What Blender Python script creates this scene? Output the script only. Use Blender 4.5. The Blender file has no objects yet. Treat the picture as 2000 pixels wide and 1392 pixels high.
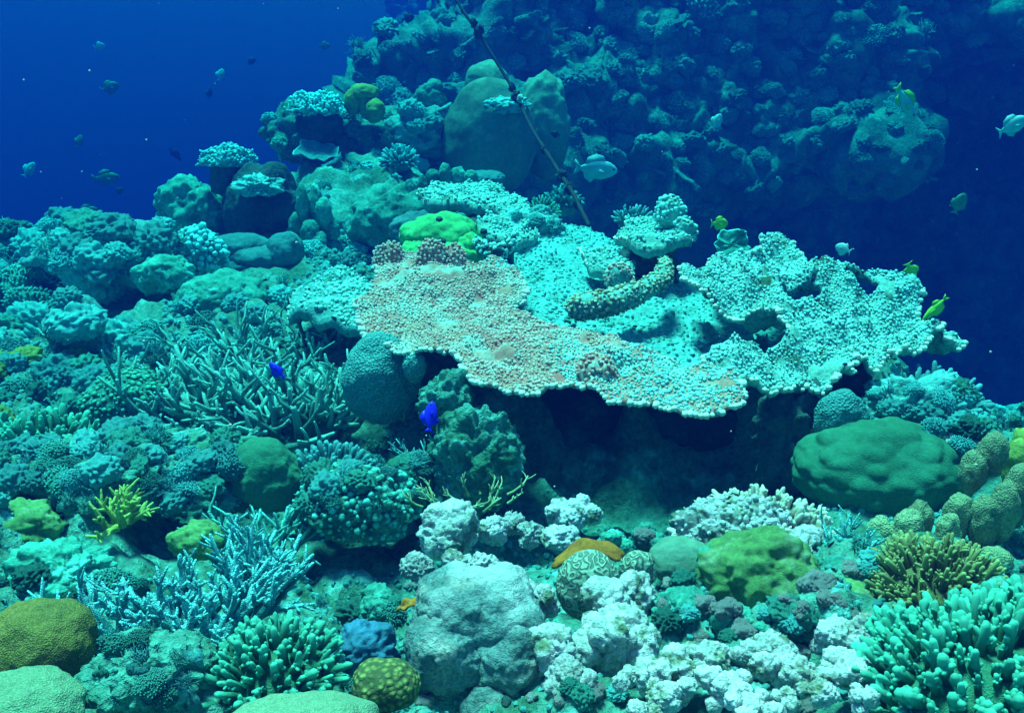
import bpy, math, random
import numpy as np
from mathutils import Vector, Matrix

random.seed(7)
RS = np.random.RandomState(11)
PI = math.pi
sc = bpy.context.scene
C = sc.collection

# ------------------------------------------------------------------ camera
HF = math.radians(56.0)          # horizontal field of view
PITCH = math.radians(20.0)       # looking down
W, Hh = 2000.0, 1392.0           # photograph pixels
K = 2 * math.tan(HF / 2) / W     # metres per photo pixel at one metre
cam = bpy.data.cameras.new('camera')
cam.sensor_fit = 'HORIZONTAL'
cam.angle = HF
cam.clip_start = 0.02
cam.clip_end = 300
camo = bpy.data.objects.new('camera', cam)
C.objects.link(camo)
camo.location = (0, 0, 0)
camo.rotation_euler = (PI / 2 - PITCH, 0, 0)
sc.camera = camo

# ------------------------------------------------------------------ daylight from above the water
SUN_EL, SUN_AZ = math.radians(75), math.radians(-38)    # azimuth measured from +y towards +x
world = bpy.data.worlds.new('World')
sc.world = world
world.use_nodes = True
wn = world.node_tree.nodes
wl = world.node_tree.links
sky = wn.new('ShaderNodeTexSky')
sky.sky_type = 'NISHITA'
sky.sun_disc = False
sky.sun_elevation = SUN_EL
sky.sun_rotation = SUN_AZ
bg = wn['Background']
bg.inputs['Strength'].default_value = 0.07
wl.new(sky.outputs[0], bg.inputs[0])

sun = bpy.data.lights.new('sun', 'SUN')
sun.energy = 4.7
sun.angle = math.radians(14)
sun.color = (1.0, 0.93, 0.80)
suno = bpy.data.objects.new('sun', sun)
C.objects.link(suno)
sd = Vector((math.sin(SUN_AZ) * math.cos(SUN_EL), math.cos(SUN_AZ) * math.cos(SUN_EL), math.sin(SUN_EL)))
suno.rotation_euler = sd.to_track_quat('Z', 'Y').to_euler()

sc.view_settings.view_transform = 'Standard'
sc.view_settings.look = 'None'
sc.view_settings.gamma = 1.0
sc.view_settings.use_curve_mapping = False
sc.view_settings.exposure = 1.5
sc.cycles.use_denoising = True
try:
    sc.cycles.denoiser = 'OPENIMAGEDENOISE'
except Exception:
    pass
sc.cycles.max_bounces = 5
sc.cycles.diffuse_bounces = 2
sc.cycles.glossy_bounces = 1
sc.cycles.transmission_bounces = 1
sc.cycles.volume_bounces = 1
sc.cycles.caustics_reflective = False
sc.cycles.caustics_refractive = False

# water coefficients per metre: scattering and absorption of red, green, blue
SCAT = (0.001, 0.0038, 0.036)
ABSO = (0.48, 0.068, 0.056)
WATER_TOP = 1.5

# ------------------------------------------------------------------ numpy noise
def _hash(ix, iy, iz, s):
    h = (ix.astype(np.int64) * 374761393 + iy.astype(np.int64) * 668265263 + iz.astype(np.int64) * 2147483647 + s * 974711) & 0xFFFFFFFF
    h = ((h ^ (h >> 13)) * 1274126177) & 0xFFFFFFFF
    h = ((h ^ (h >> 16)) * 2246822519) & 0xFFFFFFFF
    h = h ^ (h >> 15)
    return (h & 0xFFFFFF) / float(0xFFFFFF)

def vnoise(p, s=0):
    p = np.asarray(p, float)
    i = np.floor(p).astype(np.int64)
    f = p - i
    u = f * f * f * (f * (f * 6 - 15) + 10)
    r = 0
    for dx in (0, 1):
        wx = u[:, 0] if dx else 1 - u[:, 0]
        for dy in (0, 1):
            wy = u[:, 1] if dy else 1 - u[:, 1]
            for dz in (0, 1):
                wz = u[:, 2] if dz else 1 - u[:, 2]
                r = r + wx * wy * wz * _hash(i[:, 0] + dx, i[:, 1] + dy, i[:, 2] + dz, s)
    return r * 2 - 1

def fbm(p, octv=4, s=0, gain=0.5):
    p = np.asarray(p, float)
    a, r, q = 1.0, 0, p
    for k in range(octv):
        r = r + a * vnoise(q, s + k * 17)
        a *= gain
        q = q * 2.03 + 3.7
    return r

def worley(p, s=0):
    p = np.asarray(p, float)
    i = np.floor(p).astype(np.int64)
    best = np.full(len(p), 9.0)
    for dx in (-1, 0, 1):
        for dy in (-1, 0, 1):
            for dz in (-1, 0, 1):
                cx, cy, cz = i[:, 0] + dx, i[:, 1] + dy, i[:, 2] + dz
                q = np.stack([cx + _hash(cx, cy, cz, s), cy + _hash(cx, cy, cz, s + 5), cz + _hash(cx, cy, cz, s + 9)], 1)
                best = np.minimum(best, ((q - p) ** 2).sum(1))
    return np.sqrt(best)

def knob_field(p, s=0):
    w = worley(p, s)
    return np.clip(1 - (w / 0.75) ** 2, 0, 1)

def sstep(a, b, x):
    t = np.clip((x - a) / (b - a), 0, 1)
    return t * t * (3 - 2 * t)

# ------------------------------------------------------------------ pixels and depths
cP, sP = math.cos(PITCH), math.sin(PITCH)

def P(px, py, d):
    """point at photo pixel (px, py), d metres in front of the camera"""
    r = (px - W / 2) * K * d
    u = (Hh / 2 - py) * K * d
    return Vector((r, d * cP + u * sP, u * cP - d * sP))

def S(d):
    return K * d

# ------------------------------------------------------------------ mesh helpers
def mk(name, V, F, mat=None, parent=None, loc=None, smooth=True, tip=None):
    """link ONE mesh object; F is an array of triangles or quads, or a list of such arrays"""
    me = mesh(name, V, F, mat, smooth, tip)
    o = bpy.data.objects.new(name, me)
    C.objects.link(o)
    if loc is not None:
        o.location = loc
    if parent is not None:
        o.parent = parent
    return o

def mesh(name, V, F, mat=None, smooth=True, tip=None):
    me = bpy.data.meshes.new(name)
    V = np.ascontiguousarray(V, np.float32)
    if isinstance(F, np.ndarray):
        F = [F]
    F = [np.asarray(f, np.int32) for f in F if len(f)]
    nl = sum(f.size for f in F)
    npoly = sum(len(f) for f in F)
    me.vertices.add(len(V))
    me.vertices.foreach_set('co', V.ravel())
    me.loops.add(nl)
    me.loops.foreach_set('vertex_index', np.concatenate([f.ravel() for f in F]))
    me.polygons.add(npoly)
    st, k = [], 0
    for f in F:
        n = f.shape[1]
        st.append(np.arange(len(f), dtype=np.int32) * n + k)
        k += f.size
    me.polygons.foreach_set('loop_start', np.concatenate(st))
    me.update(calc_edges=True)
    me.validate()
    if smooth:
        me.polygons.foreach_set('use_smooth', np.ones(len(me.polygons), bool))
    if tip is not None:
        at = me.attributes.new('tip', 'FLOAT', 'POINT')
        at.data.foreach_set('value', np.ascontiguousarray(tip, np.float32))
    if mat is not None:
        me.materials.append(mat)
    return me

def thing(name, label, cat, loc=(0, 0, 0), group=None, rz=0.0):
    o = bpy.data.objects.new(name, None)
    C.objects.link(o)
    o.empty_display_size = 0.05
    o.location = loc
    o.rotation_euler = (0, 0, rz)
    return tag(o, label, cat, group)

def tag(o, label=None, cat=None, group=None, kind=None):
    if label:
        o['label'] = label
    if cat:
        o['category'] = cat
    if group:
        o['group'] = group
    if kind:
        o['kind'] = kind
    return o

class Join:
    """collects pieces of one body"""
    def __init__(self):
        self.v, self.f3, self.f4, self.t, self.n = [], [], [], [], 0
    def add(self, V, F, t=0.0):
        V = np.asarray(V, float)
        for f in (F if isinstance(F, list) else [F]):
            f = np.asarray(f)
            if not len(f):
                continue
            (self.f3 if f.shape[1] == 3 else self.f4).append(f + self.n)
        self.v.append(V)
        self.t.append(np.broadcast_to(np.asarray(t, float), (len(V),)))
        self.n += len(V)
        return self
    def out(self):
        F = []
        if self.f3:
            F.append(np.concatenate(self.f3))
        if self.f4:
            F.append(np.concatenate(self.f4))
        return np.concatenate(self.v), F, np.concatenate(self.t)
    def mk(self, name, mat, parent=None, loc=None):
        V, F, t = self.out()
        return mk(name, V, F, mat, parent, loc, tip=t)
    def mesh(self, name, mat):
        V, F, t = self.out()
        return mesh(name, V, F, mat, tip=t)

_ico = {}
def ico(n):
    if n not in _ico:
        t = (1 + 5 ** .5) / 2
        v = [(-1, t, 0), (1, t, 0), (-1, -t, 0), (1, -t, 0), (0, -1, t), (0, 1, t), (0, -1, -t), (0, 1, -t), (t, 0, -1), (t, 0, 1), (-t, 0, -1), (-t, 0, 1)]
        f = [(0, 11, 5), (0, 5, 1), (0, 1, 7), (0, 7, 10), (0, 10, 11), (1, 5, 9), (5, 11, 4), (11, 10, 2), (10, 7, 6), (7, 1, 8), (3, 9, 4), (3, 4, 2), (3, 2, 6), (3, 6, 8), (3, 8, 9), (4, 9, 5), (2, 4, 11), (6, 2, 10), (8, 6, 7), (9, 8, 1)]
        V = np.array(v, float)
        V /= np.linalg.norm(V, axis=1)[:, None]
        F = np.array(f)
        for _ in range(n):
            e = np.sort(np.concatenate([F[:, [0, 1]], F[:, [1, 2]], F[:, [2, 0]]]), axis=1)
            u, inv = np.unique(e, axis=0, return_inverse=True)
            inv = inv.reshape(-1)
            m = V[u].mean(1)
            m /= np.linalg.norm(m, axis=1)[:, None]
            k = len(V)
            V = np.concatenate([V, m])
            a, b, c = k + inv[:len(F)], k + inv[len(F):2 * len(F)], k + inv[2 * len(F):]
            F = np.concatenate([np.stack([F[:, 0], a, c], 1), np.stack([F[:, 1], b, a], 1), np.stack([F[:, 2], c, b], 1), np.stack([a, b, c], 1)])
        _ico[n] = (V, F)
    return _ico[n]

def lump(r, n=4, s=0, big=0.18, bigf=1.6, fine=0.05, finef=6.0, knob=0.0, knobf=6.0, flat=None, lobes=None, kstretch=(1, 1, 1), ridge=0.0, ridgef=9.0):
    """displaced ellipsoid of radii r; lobes = list of (dir, angle, amount) swellings"""
    V, F = ico(n)
    r = np.asarray(r, float)
    p = V * (r / r.mean())
    d = big * fbm(p * bigf + s * 7.3, 3, s) + fine * fbm(p * finef + s, 3, s + 3)
    if knob:
        d = d + knob * knob_field(p * np.asarray(kstretch) * knobf + s * 3.1, s)
    if ridge:
        d = d + ridge * (1 - np.abs(np.sin(p[:, 2] * ridgef + 2.6 * fbm(p * 1.7, 2, s)))) ** 1.5 * 1.0
    if lobes:
        for (a, w, amt) in lobes:
            a = np.asarray(a, float)
            a = a / np.linalg.norm(a)
            d = d + amt * np.exp(-((1 - V @ a) / w) ** 2)
    Q = V * (1 + d)[:, None] * r
    if flat is not None:
        lo = Q[:, 2] < flat
        Q[lo, 2] = flat + (Q[lo, 2] - flat) * 0.25
    return Q, F

def vnormals(V, F):
    F = np.asarray(F)
    fn = np.cross(V[F[:, 1]] - V[F[:, 0]], V[F[:, 2]] - V[F[:, 0]])
    N = np.zeros_like(V)
    for k in range(3):
        np.add.at(N, F[:, k], fn)
    return N / (np.linalg.norm(N, axis=1)[:, None] + 1e-12)

def knob_proto(ns=5):
    """little rounded knob along +z, radius 1, height 1"""
    rings = [(1.0, -0.25), (1.0, 0.25), (0.78, 0.72)]
    V = [(r * math.cos(2 * PI * k / ns), r * math.sin(2 * PI * k / ns), z) for r, z in rings for k in range(ns)]
    V.append((0, 0, 1.0))
    F4 = [(j * ns + k, j * ns + (k + 1) % ns, (j + 1) * ns + (k + 1) % ns, (j + 1) * ns + k) for j in range(2) for k in range(ns)]
    F3 = [(2 * ns + k, 2 * ns + (k + 1) % ns, 3 * ns) for k in range(ns)]
    t = [0.0] * ns + [0.25] * ns + [0.8] * ns + [1.0]
    return np.array(V, float), np.array(F4), np.array(F3), np.array(t)

KNOB = KV, KF4, KF3, KT = knob_proto()

LOW = (np.array([(math.cos(PI * k / 2 + .4), math.sin(PI * k / 2 + .4), -.2) for k in range(4)] + [(.75 * math.cos(PI * k / 2), .75 * math.sin(PI * k / 2), .6) for k in range(4)] + [(0, 0, 1.0)]),
       np.array([(k, (k + 1) % 4, 4 + (k + 1) % 4, 4 + k) for k in range(4)]), np.array([(4 + k, 4 + (k + 1) % 4, 8) for k in range(4)]), np.array([0.] * 4 + [.6] * 4 + [1.]))

def knobs_at(Pn, Nn, rad, hgt, tilt=0.25, rs=RS, low=False):
    """knob geometry at points with normals -> V, [F3, F4], tip"""
    KV, KF4, KF3, KT = LOW if low else KNOB
    n = len(Pn)
    N = Nn + rs.normal(0, tilt, Nn.shape)
    N /= np.linalg.norm(N, axis=1)[:, None]
    a = np.where(np.abs(N[:, 2:3]) < 0.9, np.array([[0, 0, 1.0]]), np.array([[1.0, 0, 0]]))
    T = np.cross(a, N)
    T /= np.linalg.norm(T, axis=1)[:, None]
    B = np.cross(N, T)
    rad = np.broadcast_to(rad, (n,))
    hgt = np.broadcast_to(hgt, (n,))
    V = (Pn[:, None, :] + T[:, None, :] * (KV[None, :, 0:1] * rad[:, None, None]) + B[:, None, :] * (KV[None, :, 1:2] * rad[:, None, None])
         + N[:, None, :] * (KV[None, :, 2:3] * hgt[:, None, None]))
    off = (np.arange(n) * len(KV))[:, None, None]
    return V.reshape(-1, 3), [(KF3[None] + off).reshape(-1, 3), (KF4[None] + off).reshape(-1, 4)], np.tile(KT, n)

def sample_surface(V, F, n, rs=RS, zmin=None, nzmin=None):
    F = np.asarray(F)
    A = np.cross(V[F[:, 1]] - V[F[:, 0]], V[F[:, 2]] - V[F[:, 0]])
    ar = np.linalg.norm(A, axis=1)
    Nf = A / (ar[:, None] + 1e-12)
    w = ar.copy()
    if nzmin is not None:
        w = w * (Nf[:, 2] > nzmin)
    if zmin is not None:
        w = w * (V[F].mean(1)[:, 2] > zmin)
    c = np.cumsum(w)
    # stratified so that the points spread evenly
    k = np.searchsorted(c, (np.arange(n) + rs.rand(n)) / n * c[-1])
    k = np.clip(k, 0, len(F) - 1)
    a, b = rs.rand(n), rs.rand(n)
    m = a + b > 1
    a[m], b[m] = 1 - a[m], 1 - b[m]
    p = V[F[k, 0]] * (1 - a - b)[:, None] + V[F[k, 1]] * a[:, None] + V[F[k, 2]] * b[:, None]
    VN = vnormals(V, F)
    nn = VN[F[k]].mean(1)
    nn /= np.linalg.norm(nn, axis=1)[:, None] + 1e-12
    return p, nn

def thin(p, n, dist):
    """drop points closer than dist to one already kept (hash grid)"""
    keep, grid = [], {}
    for i in range(len(p)):
        key = tuple(np.floor(p[i] / dist).astype(int))
        ok = True
        for dx in (-1, 0, 1):
            for dy in (-1, 0, 1):
                for dz in (-1, 0, 1):
                    for j in grid.get((key[0] + dx, key[1] + dy, key[2] + dz), ()):
                        if ((p[i] - p[j]) ** 2).sum() < dist * dist:
                            ok = False
                            break
                    if not ok:
                        break
                if not ok:
                    break
            if not ok:
                break
        if ok:
            keep.append(i)
            grid.setdefault(key, []).append(i)
    return p[keep], n[keep]

def tube(pts, rad, ns=7, t0=0.0, t1=1.0, roundtip=True):
    """tapered tube along pts with a rounded tip -> V, [F3, F4], tip value along it"""
    pts = [np.asarray(p, float) for p in pts]
    rad = list(rad)
    n = len(pts)
    tv = list(np.linspace(t0, t1, n))
    if roundtip:
        d = pts[-1] - pts[-2]
        d = d / (np.linalg.norm(d) + 1e-9)
        pts = pts + [pts[-1] + d * rad[-1] * 0.55]
        rad = rad + [rad[-1] * 0.68]
        tv = tv + [t1]
        end = pts[-1] + d * rad[-1] * 0.6
    else:
        end = pts[-1]
    V, T = [], []
    m = len(pts)
    a = None
    for i in range(m):
        d = pts[min(i + 1, m - 1)] - pts[max(i - 1, 0)]
        d = d / (np.linalg.norm(d) + 1e-9)
        if a is None:
            a = np.cross(d, (0, 0, 1.0)) if abs(d[2]) < 0.9 else np.cross(d, (1.0, 0, 0))
        a = a - d * (a @ d)
        a = a / (np.linalg.norm(a) + 1e-9)
        b = np.cross(d, a)
        for k in range(ns):
            an = 2 * PI * k / ns
            V.append(pts[i] + (a * math.cos(an) + b * math.sin(an)) * rad[i])
            T.append(tv[i])
    V.append(end)
    T.append(tv[-1])
    F4 = [(j * ns + k, j * ns + (k + 1) % ns, (j + 1) * ns + (k + 1) % ns, (j + 1) * ns + k) for j in range(m - 1) for k in range(ns)]
    F3 = [((m - 1) * ns + k, (m - 1) * ns + (k + 1) % ns, m * ns) for k in range(ns)]
    return np.array(V), [np.array(F3), np.array(F4)], np.array(T)

# ------------------------------------------------------------------ materials
MATS = {}
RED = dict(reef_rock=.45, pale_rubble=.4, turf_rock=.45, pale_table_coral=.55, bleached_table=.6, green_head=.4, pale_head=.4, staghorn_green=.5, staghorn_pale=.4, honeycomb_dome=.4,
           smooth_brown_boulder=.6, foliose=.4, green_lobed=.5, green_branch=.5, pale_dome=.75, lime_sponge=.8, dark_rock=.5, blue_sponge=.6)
def mat(name, c1, c2, scale=6.0, fine=60.0, fine_amt=0.35, cell=0.0, cell_amt=0.6, cellcol=0.35, bump=0.5, rough=0.85, tipc=None, c3=None, c3_at=0.62, vary=0.25, brain=0.0, bdist=0.006):
    """patchy procedural coral or rock; cell = polyp pattern frequency per metre; tipc = colour of growing tips"""
    if name in MATS:
        return MATS[name]
    red = RED.get(name, 1.0)   # red light's loss with distance, painted in as less red and more blue
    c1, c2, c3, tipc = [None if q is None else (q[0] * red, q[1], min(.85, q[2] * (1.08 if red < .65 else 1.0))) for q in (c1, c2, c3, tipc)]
    m = bpy.data.materials.new(name)
    m.use_nodes = True
    nt = m.node_tree
    N, L = nt.nodes, nt.links
    bs = N['Principled BSDF']
    bs.inputs['Roughness'].default_value = rough
    bs.inputs['Specular IOR Level'].default_value = 0.12
    tc = N.new('ShaderNodeTexCoord')
    oi = N.new('ShaderNodeObjectInfo')
    ad = N.new('ShaderNodeVectorMath')
    ad.operation = 'MULTIPLY_ADD'
    L.new(oi.outputs['Random'], ad.inputs[0])
    ad.inputs[1].default_value = (13.0, 7.0, 5.0)
    L.new(tc.outputs['Object'], ad.inputs[2])
    vec = ad.outputs[0]

    def noise(sc_, det=4, rg=0.6):
        n = N.new('ShaderNodeTexNoise')
        n.inputs['Scale'].default_value = sc_
        n.inputs['Detail'].default_value = det
        n.inputs['Roughness'].default_value = rg
        L.new(vec, n.inputs['Vector'])
        return n.outputs['Fac']

    def ramp(src, a, b):
        r = N.new('ShaderNodeMapRange')
        r.inputs['From Min'].default_value = a
        r.inputs['From Max'].default_value = b
        L.new(src, r.inputs['Value'])
        return r.outputs['Result']

    def mix(fac, a, b, mode='MIX'):
        x = N.new('ShaderNodeMix')
        x.data_type = 'RGBA'
        x.blend_type = mode
        for sock, v in ((x.inputs['Factor'], fac), (x.inputs['A'], a), (x.inputs['B'], b)):
            if hasattr(v, 'is_linked') or hasattr(v, 'links'):
                L.new(v, sock)
            elif isinstance(v, (int, float)):
                sock.default_value = v
            else:
                sock.default_value = (*v, 1)
        return [o for o in x.outputs if o.type == 'RGBA'][0]
    col = mix(ramp(noise(scale), 0.38, 0.62), c1, c2)
    if c3 is not None:
        col = mix(ramp(noise(scale * 1.7, 3), c3_at - 0.05, c3_at + 0.08), col, c3)
    fn = noise(fine, 3, 0.7)
    gr = N.new('ShaderNodeCombineColor')
    mr = ramp(fn, 0.25, 0.75)
    mp = N.new('ShaderNodeMapRange')
    mp.inputs['To Min'].default_value = 1 - fine_amt
    mp.inputs['To Max'].default_value = 1 + fine_amt * 0.6
    L.new(mr, mp.inputs['Value'])
    for k in range(3):
        L.new(mp.outputs['Result'], gr.inputs[k])
    col = mix(1.0, col, gr.outputs[0], 'MULTIPLY')
    hgt = fn
    if cell:
        vo = N.new('ShaderNodeTexVoronoi')
        vo.inputs['Scale'].default_value = cell
        L.new(vec, vo.inputs['Vector'])
        cd = ramp(vo.outputs['Distance'], 0.1, 0.65)
        col = mix(cd, col, mix(cellcol, col, (0.02, 0.03, 0.02)))
        iv = N.new('ShaderNodeMath')
        iv.operation = 'MULTIPLY_ADD'
        L.new(cd, iv.inputs[0])
        iv.inputs[1].default_value = -cell_amt * 2
        L.new(fn, iv.inputs[2])
        hgt = iv.outputs[0]
    if brain:
        nb = noise(brain, 1.0, 0.4)
        si = N.new('ShaderNodeMath')
        si.operation = 'MULTIPLY'
        si.inputs[1].default_value = 34.0
        L.new(nb, si.inputs[0])
        sn = N.new('ShaderNodeMath')
        sn.operation = 'SINE'
        L.new(si.outputs[0], sn.inputs[0])
        br = ramp(sn.outputs[0], -0.6, 0.7)
        col = mix(br, mix(0.62, col, (0.01, 0.02, 0.015)), col)
        hgt = br
    if tipc is not None:
        at = N.new('ShaderNodeAttribute')
        at.attribute_name = 'tip'
        col = mix(ramp(at.outputs['Fac'], 0.35, 1.0), col, tipc)
    if vary:
        hv = N.new('ShaderNodeHueSaturation')
        mv = N.new('ShaderNodeMapRange')
        mv.inputs['To Min'].default_value = 1 - vary
        mv.inputs['To Max'].default_value = 1 + vary
        L.new(oi.outputs['Random'], mv.inputs['Value'])
        L.new(mv.outputs['Result'], hv.inputs['Value'])
        L.new(col, hv.inputs['Color'])
        col = hv.outputs['Color']
    L.new(col, bs.inputs['Base Color'])
    bp = N.new('ShaderNodeBump')
    bp.inputs['Strength'].default_value = bump
    bp.inputs['Distance'].default_value = bdist
    L.new(hgt, bp.inputs['Height'])
    L.new(bp.outputs[0], bs.inputs['Normal'])
    MATS[name] = m
    return m

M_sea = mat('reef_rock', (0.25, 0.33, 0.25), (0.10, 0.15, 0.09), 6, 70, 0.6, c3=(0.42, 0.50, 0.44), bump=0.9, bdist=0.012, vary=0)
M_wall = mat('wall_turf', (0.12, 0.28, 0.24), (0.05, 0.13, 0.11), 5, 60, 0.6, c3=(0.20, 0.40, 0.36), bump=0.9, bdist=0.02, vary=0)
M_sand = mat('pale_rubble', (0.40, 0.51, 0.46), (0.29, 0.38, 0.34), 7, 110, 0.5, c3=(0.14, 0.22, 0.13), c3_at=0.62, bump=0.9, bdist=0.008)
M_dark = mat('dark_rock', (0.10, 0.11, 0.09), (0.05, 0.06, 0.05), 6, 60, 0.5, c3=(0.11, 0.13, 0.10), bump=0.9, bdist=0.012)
M_rock = mat('turf_rock', (0.18, 0.29, 0.22), (0.07, 0.14, 0.08), 9, 90, 0.6, c3=(0.36, 0.48, 0.44), bump=1.0, bdist=0.010)
M_white = mat('bleached_rock', (0.64, 0.57, 0.60), (0.44, 0.45, 0.43), 14, 160, 0.55, c3=(0.15, 0.20, 0.12), c3_at=0.58, bump=0.9, bdist=0.006)
M_pink = mat('pink_coral', (0.54, 0.17, 0.15), (0.46, 0.25, 0.19), 6, 120, 0.4, c3=(0.40, 0.44, 0.38), c3_at=0.53, tipc=(0.70, 0.50, 0.45), bump=0.4, vary=0)
M_rim = mat('coral_rim', (0.78, 0.74, 0.66), (0.66, 0.66, 0.56), 20, 120, 0.2, bump=0.3, vary=0.12)
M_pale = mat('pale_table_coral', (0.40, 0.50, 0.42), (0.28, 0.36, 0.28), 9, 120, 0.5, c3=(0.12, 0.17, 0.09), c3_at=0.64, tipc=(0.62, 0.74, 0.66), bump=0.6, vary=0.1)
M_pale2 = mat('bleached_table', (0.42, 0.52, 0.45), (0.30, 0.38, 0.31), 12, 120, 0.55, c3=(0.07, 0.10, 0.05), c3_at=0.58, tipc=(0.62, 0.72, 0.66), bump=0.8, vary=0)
M_tan = mat('tan_branch', (0.40, 0.28, 0.17), (0.30, 0.22, 0.13), 20, 150, 0.25, tipc=(0.80, 0.70, 0.58), cell=420, cellcol=.35, bdist=.003, bump=0.4)
M_olive = mat('olive_branch', (0.22, 0.21, 0.07), (0.16, 0.16, 0.05), 20, 150, 0.3, tipc=(0.36, 0.36, 0.14), cell=420, cellcol=.35, bdist=.003, bump=0.4)
M_greenb = mat('green_branch', (0.09, 0.30, 0.17), (0.05, 0.19, 0.10), 18, 150, 0.3, tipc=(0.24, 0.62, 0.42), cell=380, cellcol=.35, bdist=.003, bump=0.6, rough=.95)
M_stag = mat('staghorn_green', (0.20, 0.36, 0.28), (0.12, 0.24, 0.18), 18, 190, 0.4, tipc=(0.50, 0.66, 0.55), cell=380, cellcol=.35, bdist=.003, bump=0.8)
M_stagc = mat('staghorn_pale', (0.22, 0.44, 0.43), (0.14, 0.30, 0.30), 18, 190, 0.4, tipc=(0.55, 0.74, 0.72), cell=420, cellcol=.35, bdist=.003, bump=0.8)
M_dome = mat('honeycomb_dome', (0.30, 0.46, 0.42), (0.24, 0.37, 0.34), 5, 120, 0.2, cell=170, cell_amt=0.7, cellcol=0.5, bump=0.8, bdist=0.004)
M_domey = mat('olive_dome', (0.34, 0.25, 0.05), (0.24, 0.22, 0.05), 6, 200, 0.5, cell=420, cell_amt=0.5, cellcol=0.5, bump=0.6, bdist=0.002)
M_domep = mat('pale_dome', (0.36, 0.44, 0.27), (0.28, 0.36, 0.21), 6, 220, 0.4, cell=420, cellcol=0.4, bump=0.6, bdist=0.002)
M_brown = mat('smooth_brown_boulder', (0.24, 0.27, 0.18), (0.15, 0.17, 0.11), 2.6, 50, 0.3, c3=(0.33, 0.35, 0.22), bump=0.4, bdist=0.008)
M_boul = mat('grey_boulder', (0.20, 0.31, 0.31), (0.12, 0.20, 0.19), 9, 210, 0.6, c3=(0.40, 0.39, 0.36), c3_at=0.56, tipc=(0.46, 0.50, 0.50), bump=1.0, bdist=0.005)
M_green = mat('green_lump', (0.20, 0.38, 0.13), (0.14, 0.28, 0.09), 14, 160, 0.4, c3=(0.32, 0.44, 0.26), cell=650, cellcol=.3, bump=0.6, bdist=0.002)
M_lime = mat('lime_sponge', (0.09, 0.42, 0.14), (0.07, 0.33, 0.11), 10, 90, 0.35, c3=(0.16, 0.42, 0.10), bump=0.4)
M_lobed = mat('green_lobed', (0.10, 0.25, 0.14), (0.07, 0.19, 0.10), 8, 120, 0.3, cell=420, cellcol=.25, bump=0.5, bdist=0.003)
M_brain = mat('brain_coral', (0.34, 0.44, 0.34), (0.28, 0.36, 0.27), 6, 100, 0.1, brain=62, bump=0.8, bdist=0.003)
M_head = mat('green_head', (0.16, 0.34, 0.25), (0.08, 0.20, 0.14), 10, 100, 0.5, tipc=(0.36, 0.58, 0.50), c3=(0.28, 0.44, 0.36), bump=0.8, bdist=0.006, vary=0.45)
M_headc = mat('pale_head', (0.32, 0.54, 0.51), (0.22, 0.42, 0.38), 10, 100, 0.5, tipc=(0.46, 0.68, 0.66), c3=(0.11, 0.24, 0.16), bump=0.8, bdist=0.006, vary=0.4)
M_heady = mat('yellow_head', (0.36, 0.40, 0.08), (0.24, 0.30, 0.07), 10, 100, 0.4, tipc=(0.42, 0.50, 0.13), bump=0.7, bdist=0.006)
M_blueh = mat('blue_sponge', (0.09, 0.21, 0.32), (0.06, 0.15, 0.22), 10, 100, 0.4, bump=0.6)
M_leaf = mat('foliose', (0.15, 0.22, 0.21), (0.10, 0.16, 0.15), 10, 80, 0.4, tipc=(0.40, 0.50, 0.48), bump=0.6)
M_orange = mat('orange_algae', (0.62, 0.20, 0.02), (0.42, 0.13, 0.015), 14, 90, 0.4, bump=0.5, vary=0)
M_rope = mat('old_rope', (0.05, 0.055, 0.05), (0.03, 0.035, 0.03), 20, 120, 0.5, bump=0.6, vary=0)
M_knotw = mat('pale_growth', (0.6, 0.6, 0.55), (0.4, 0.42, 0.36), 20, 120, 0.4, vary=0)

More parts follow.
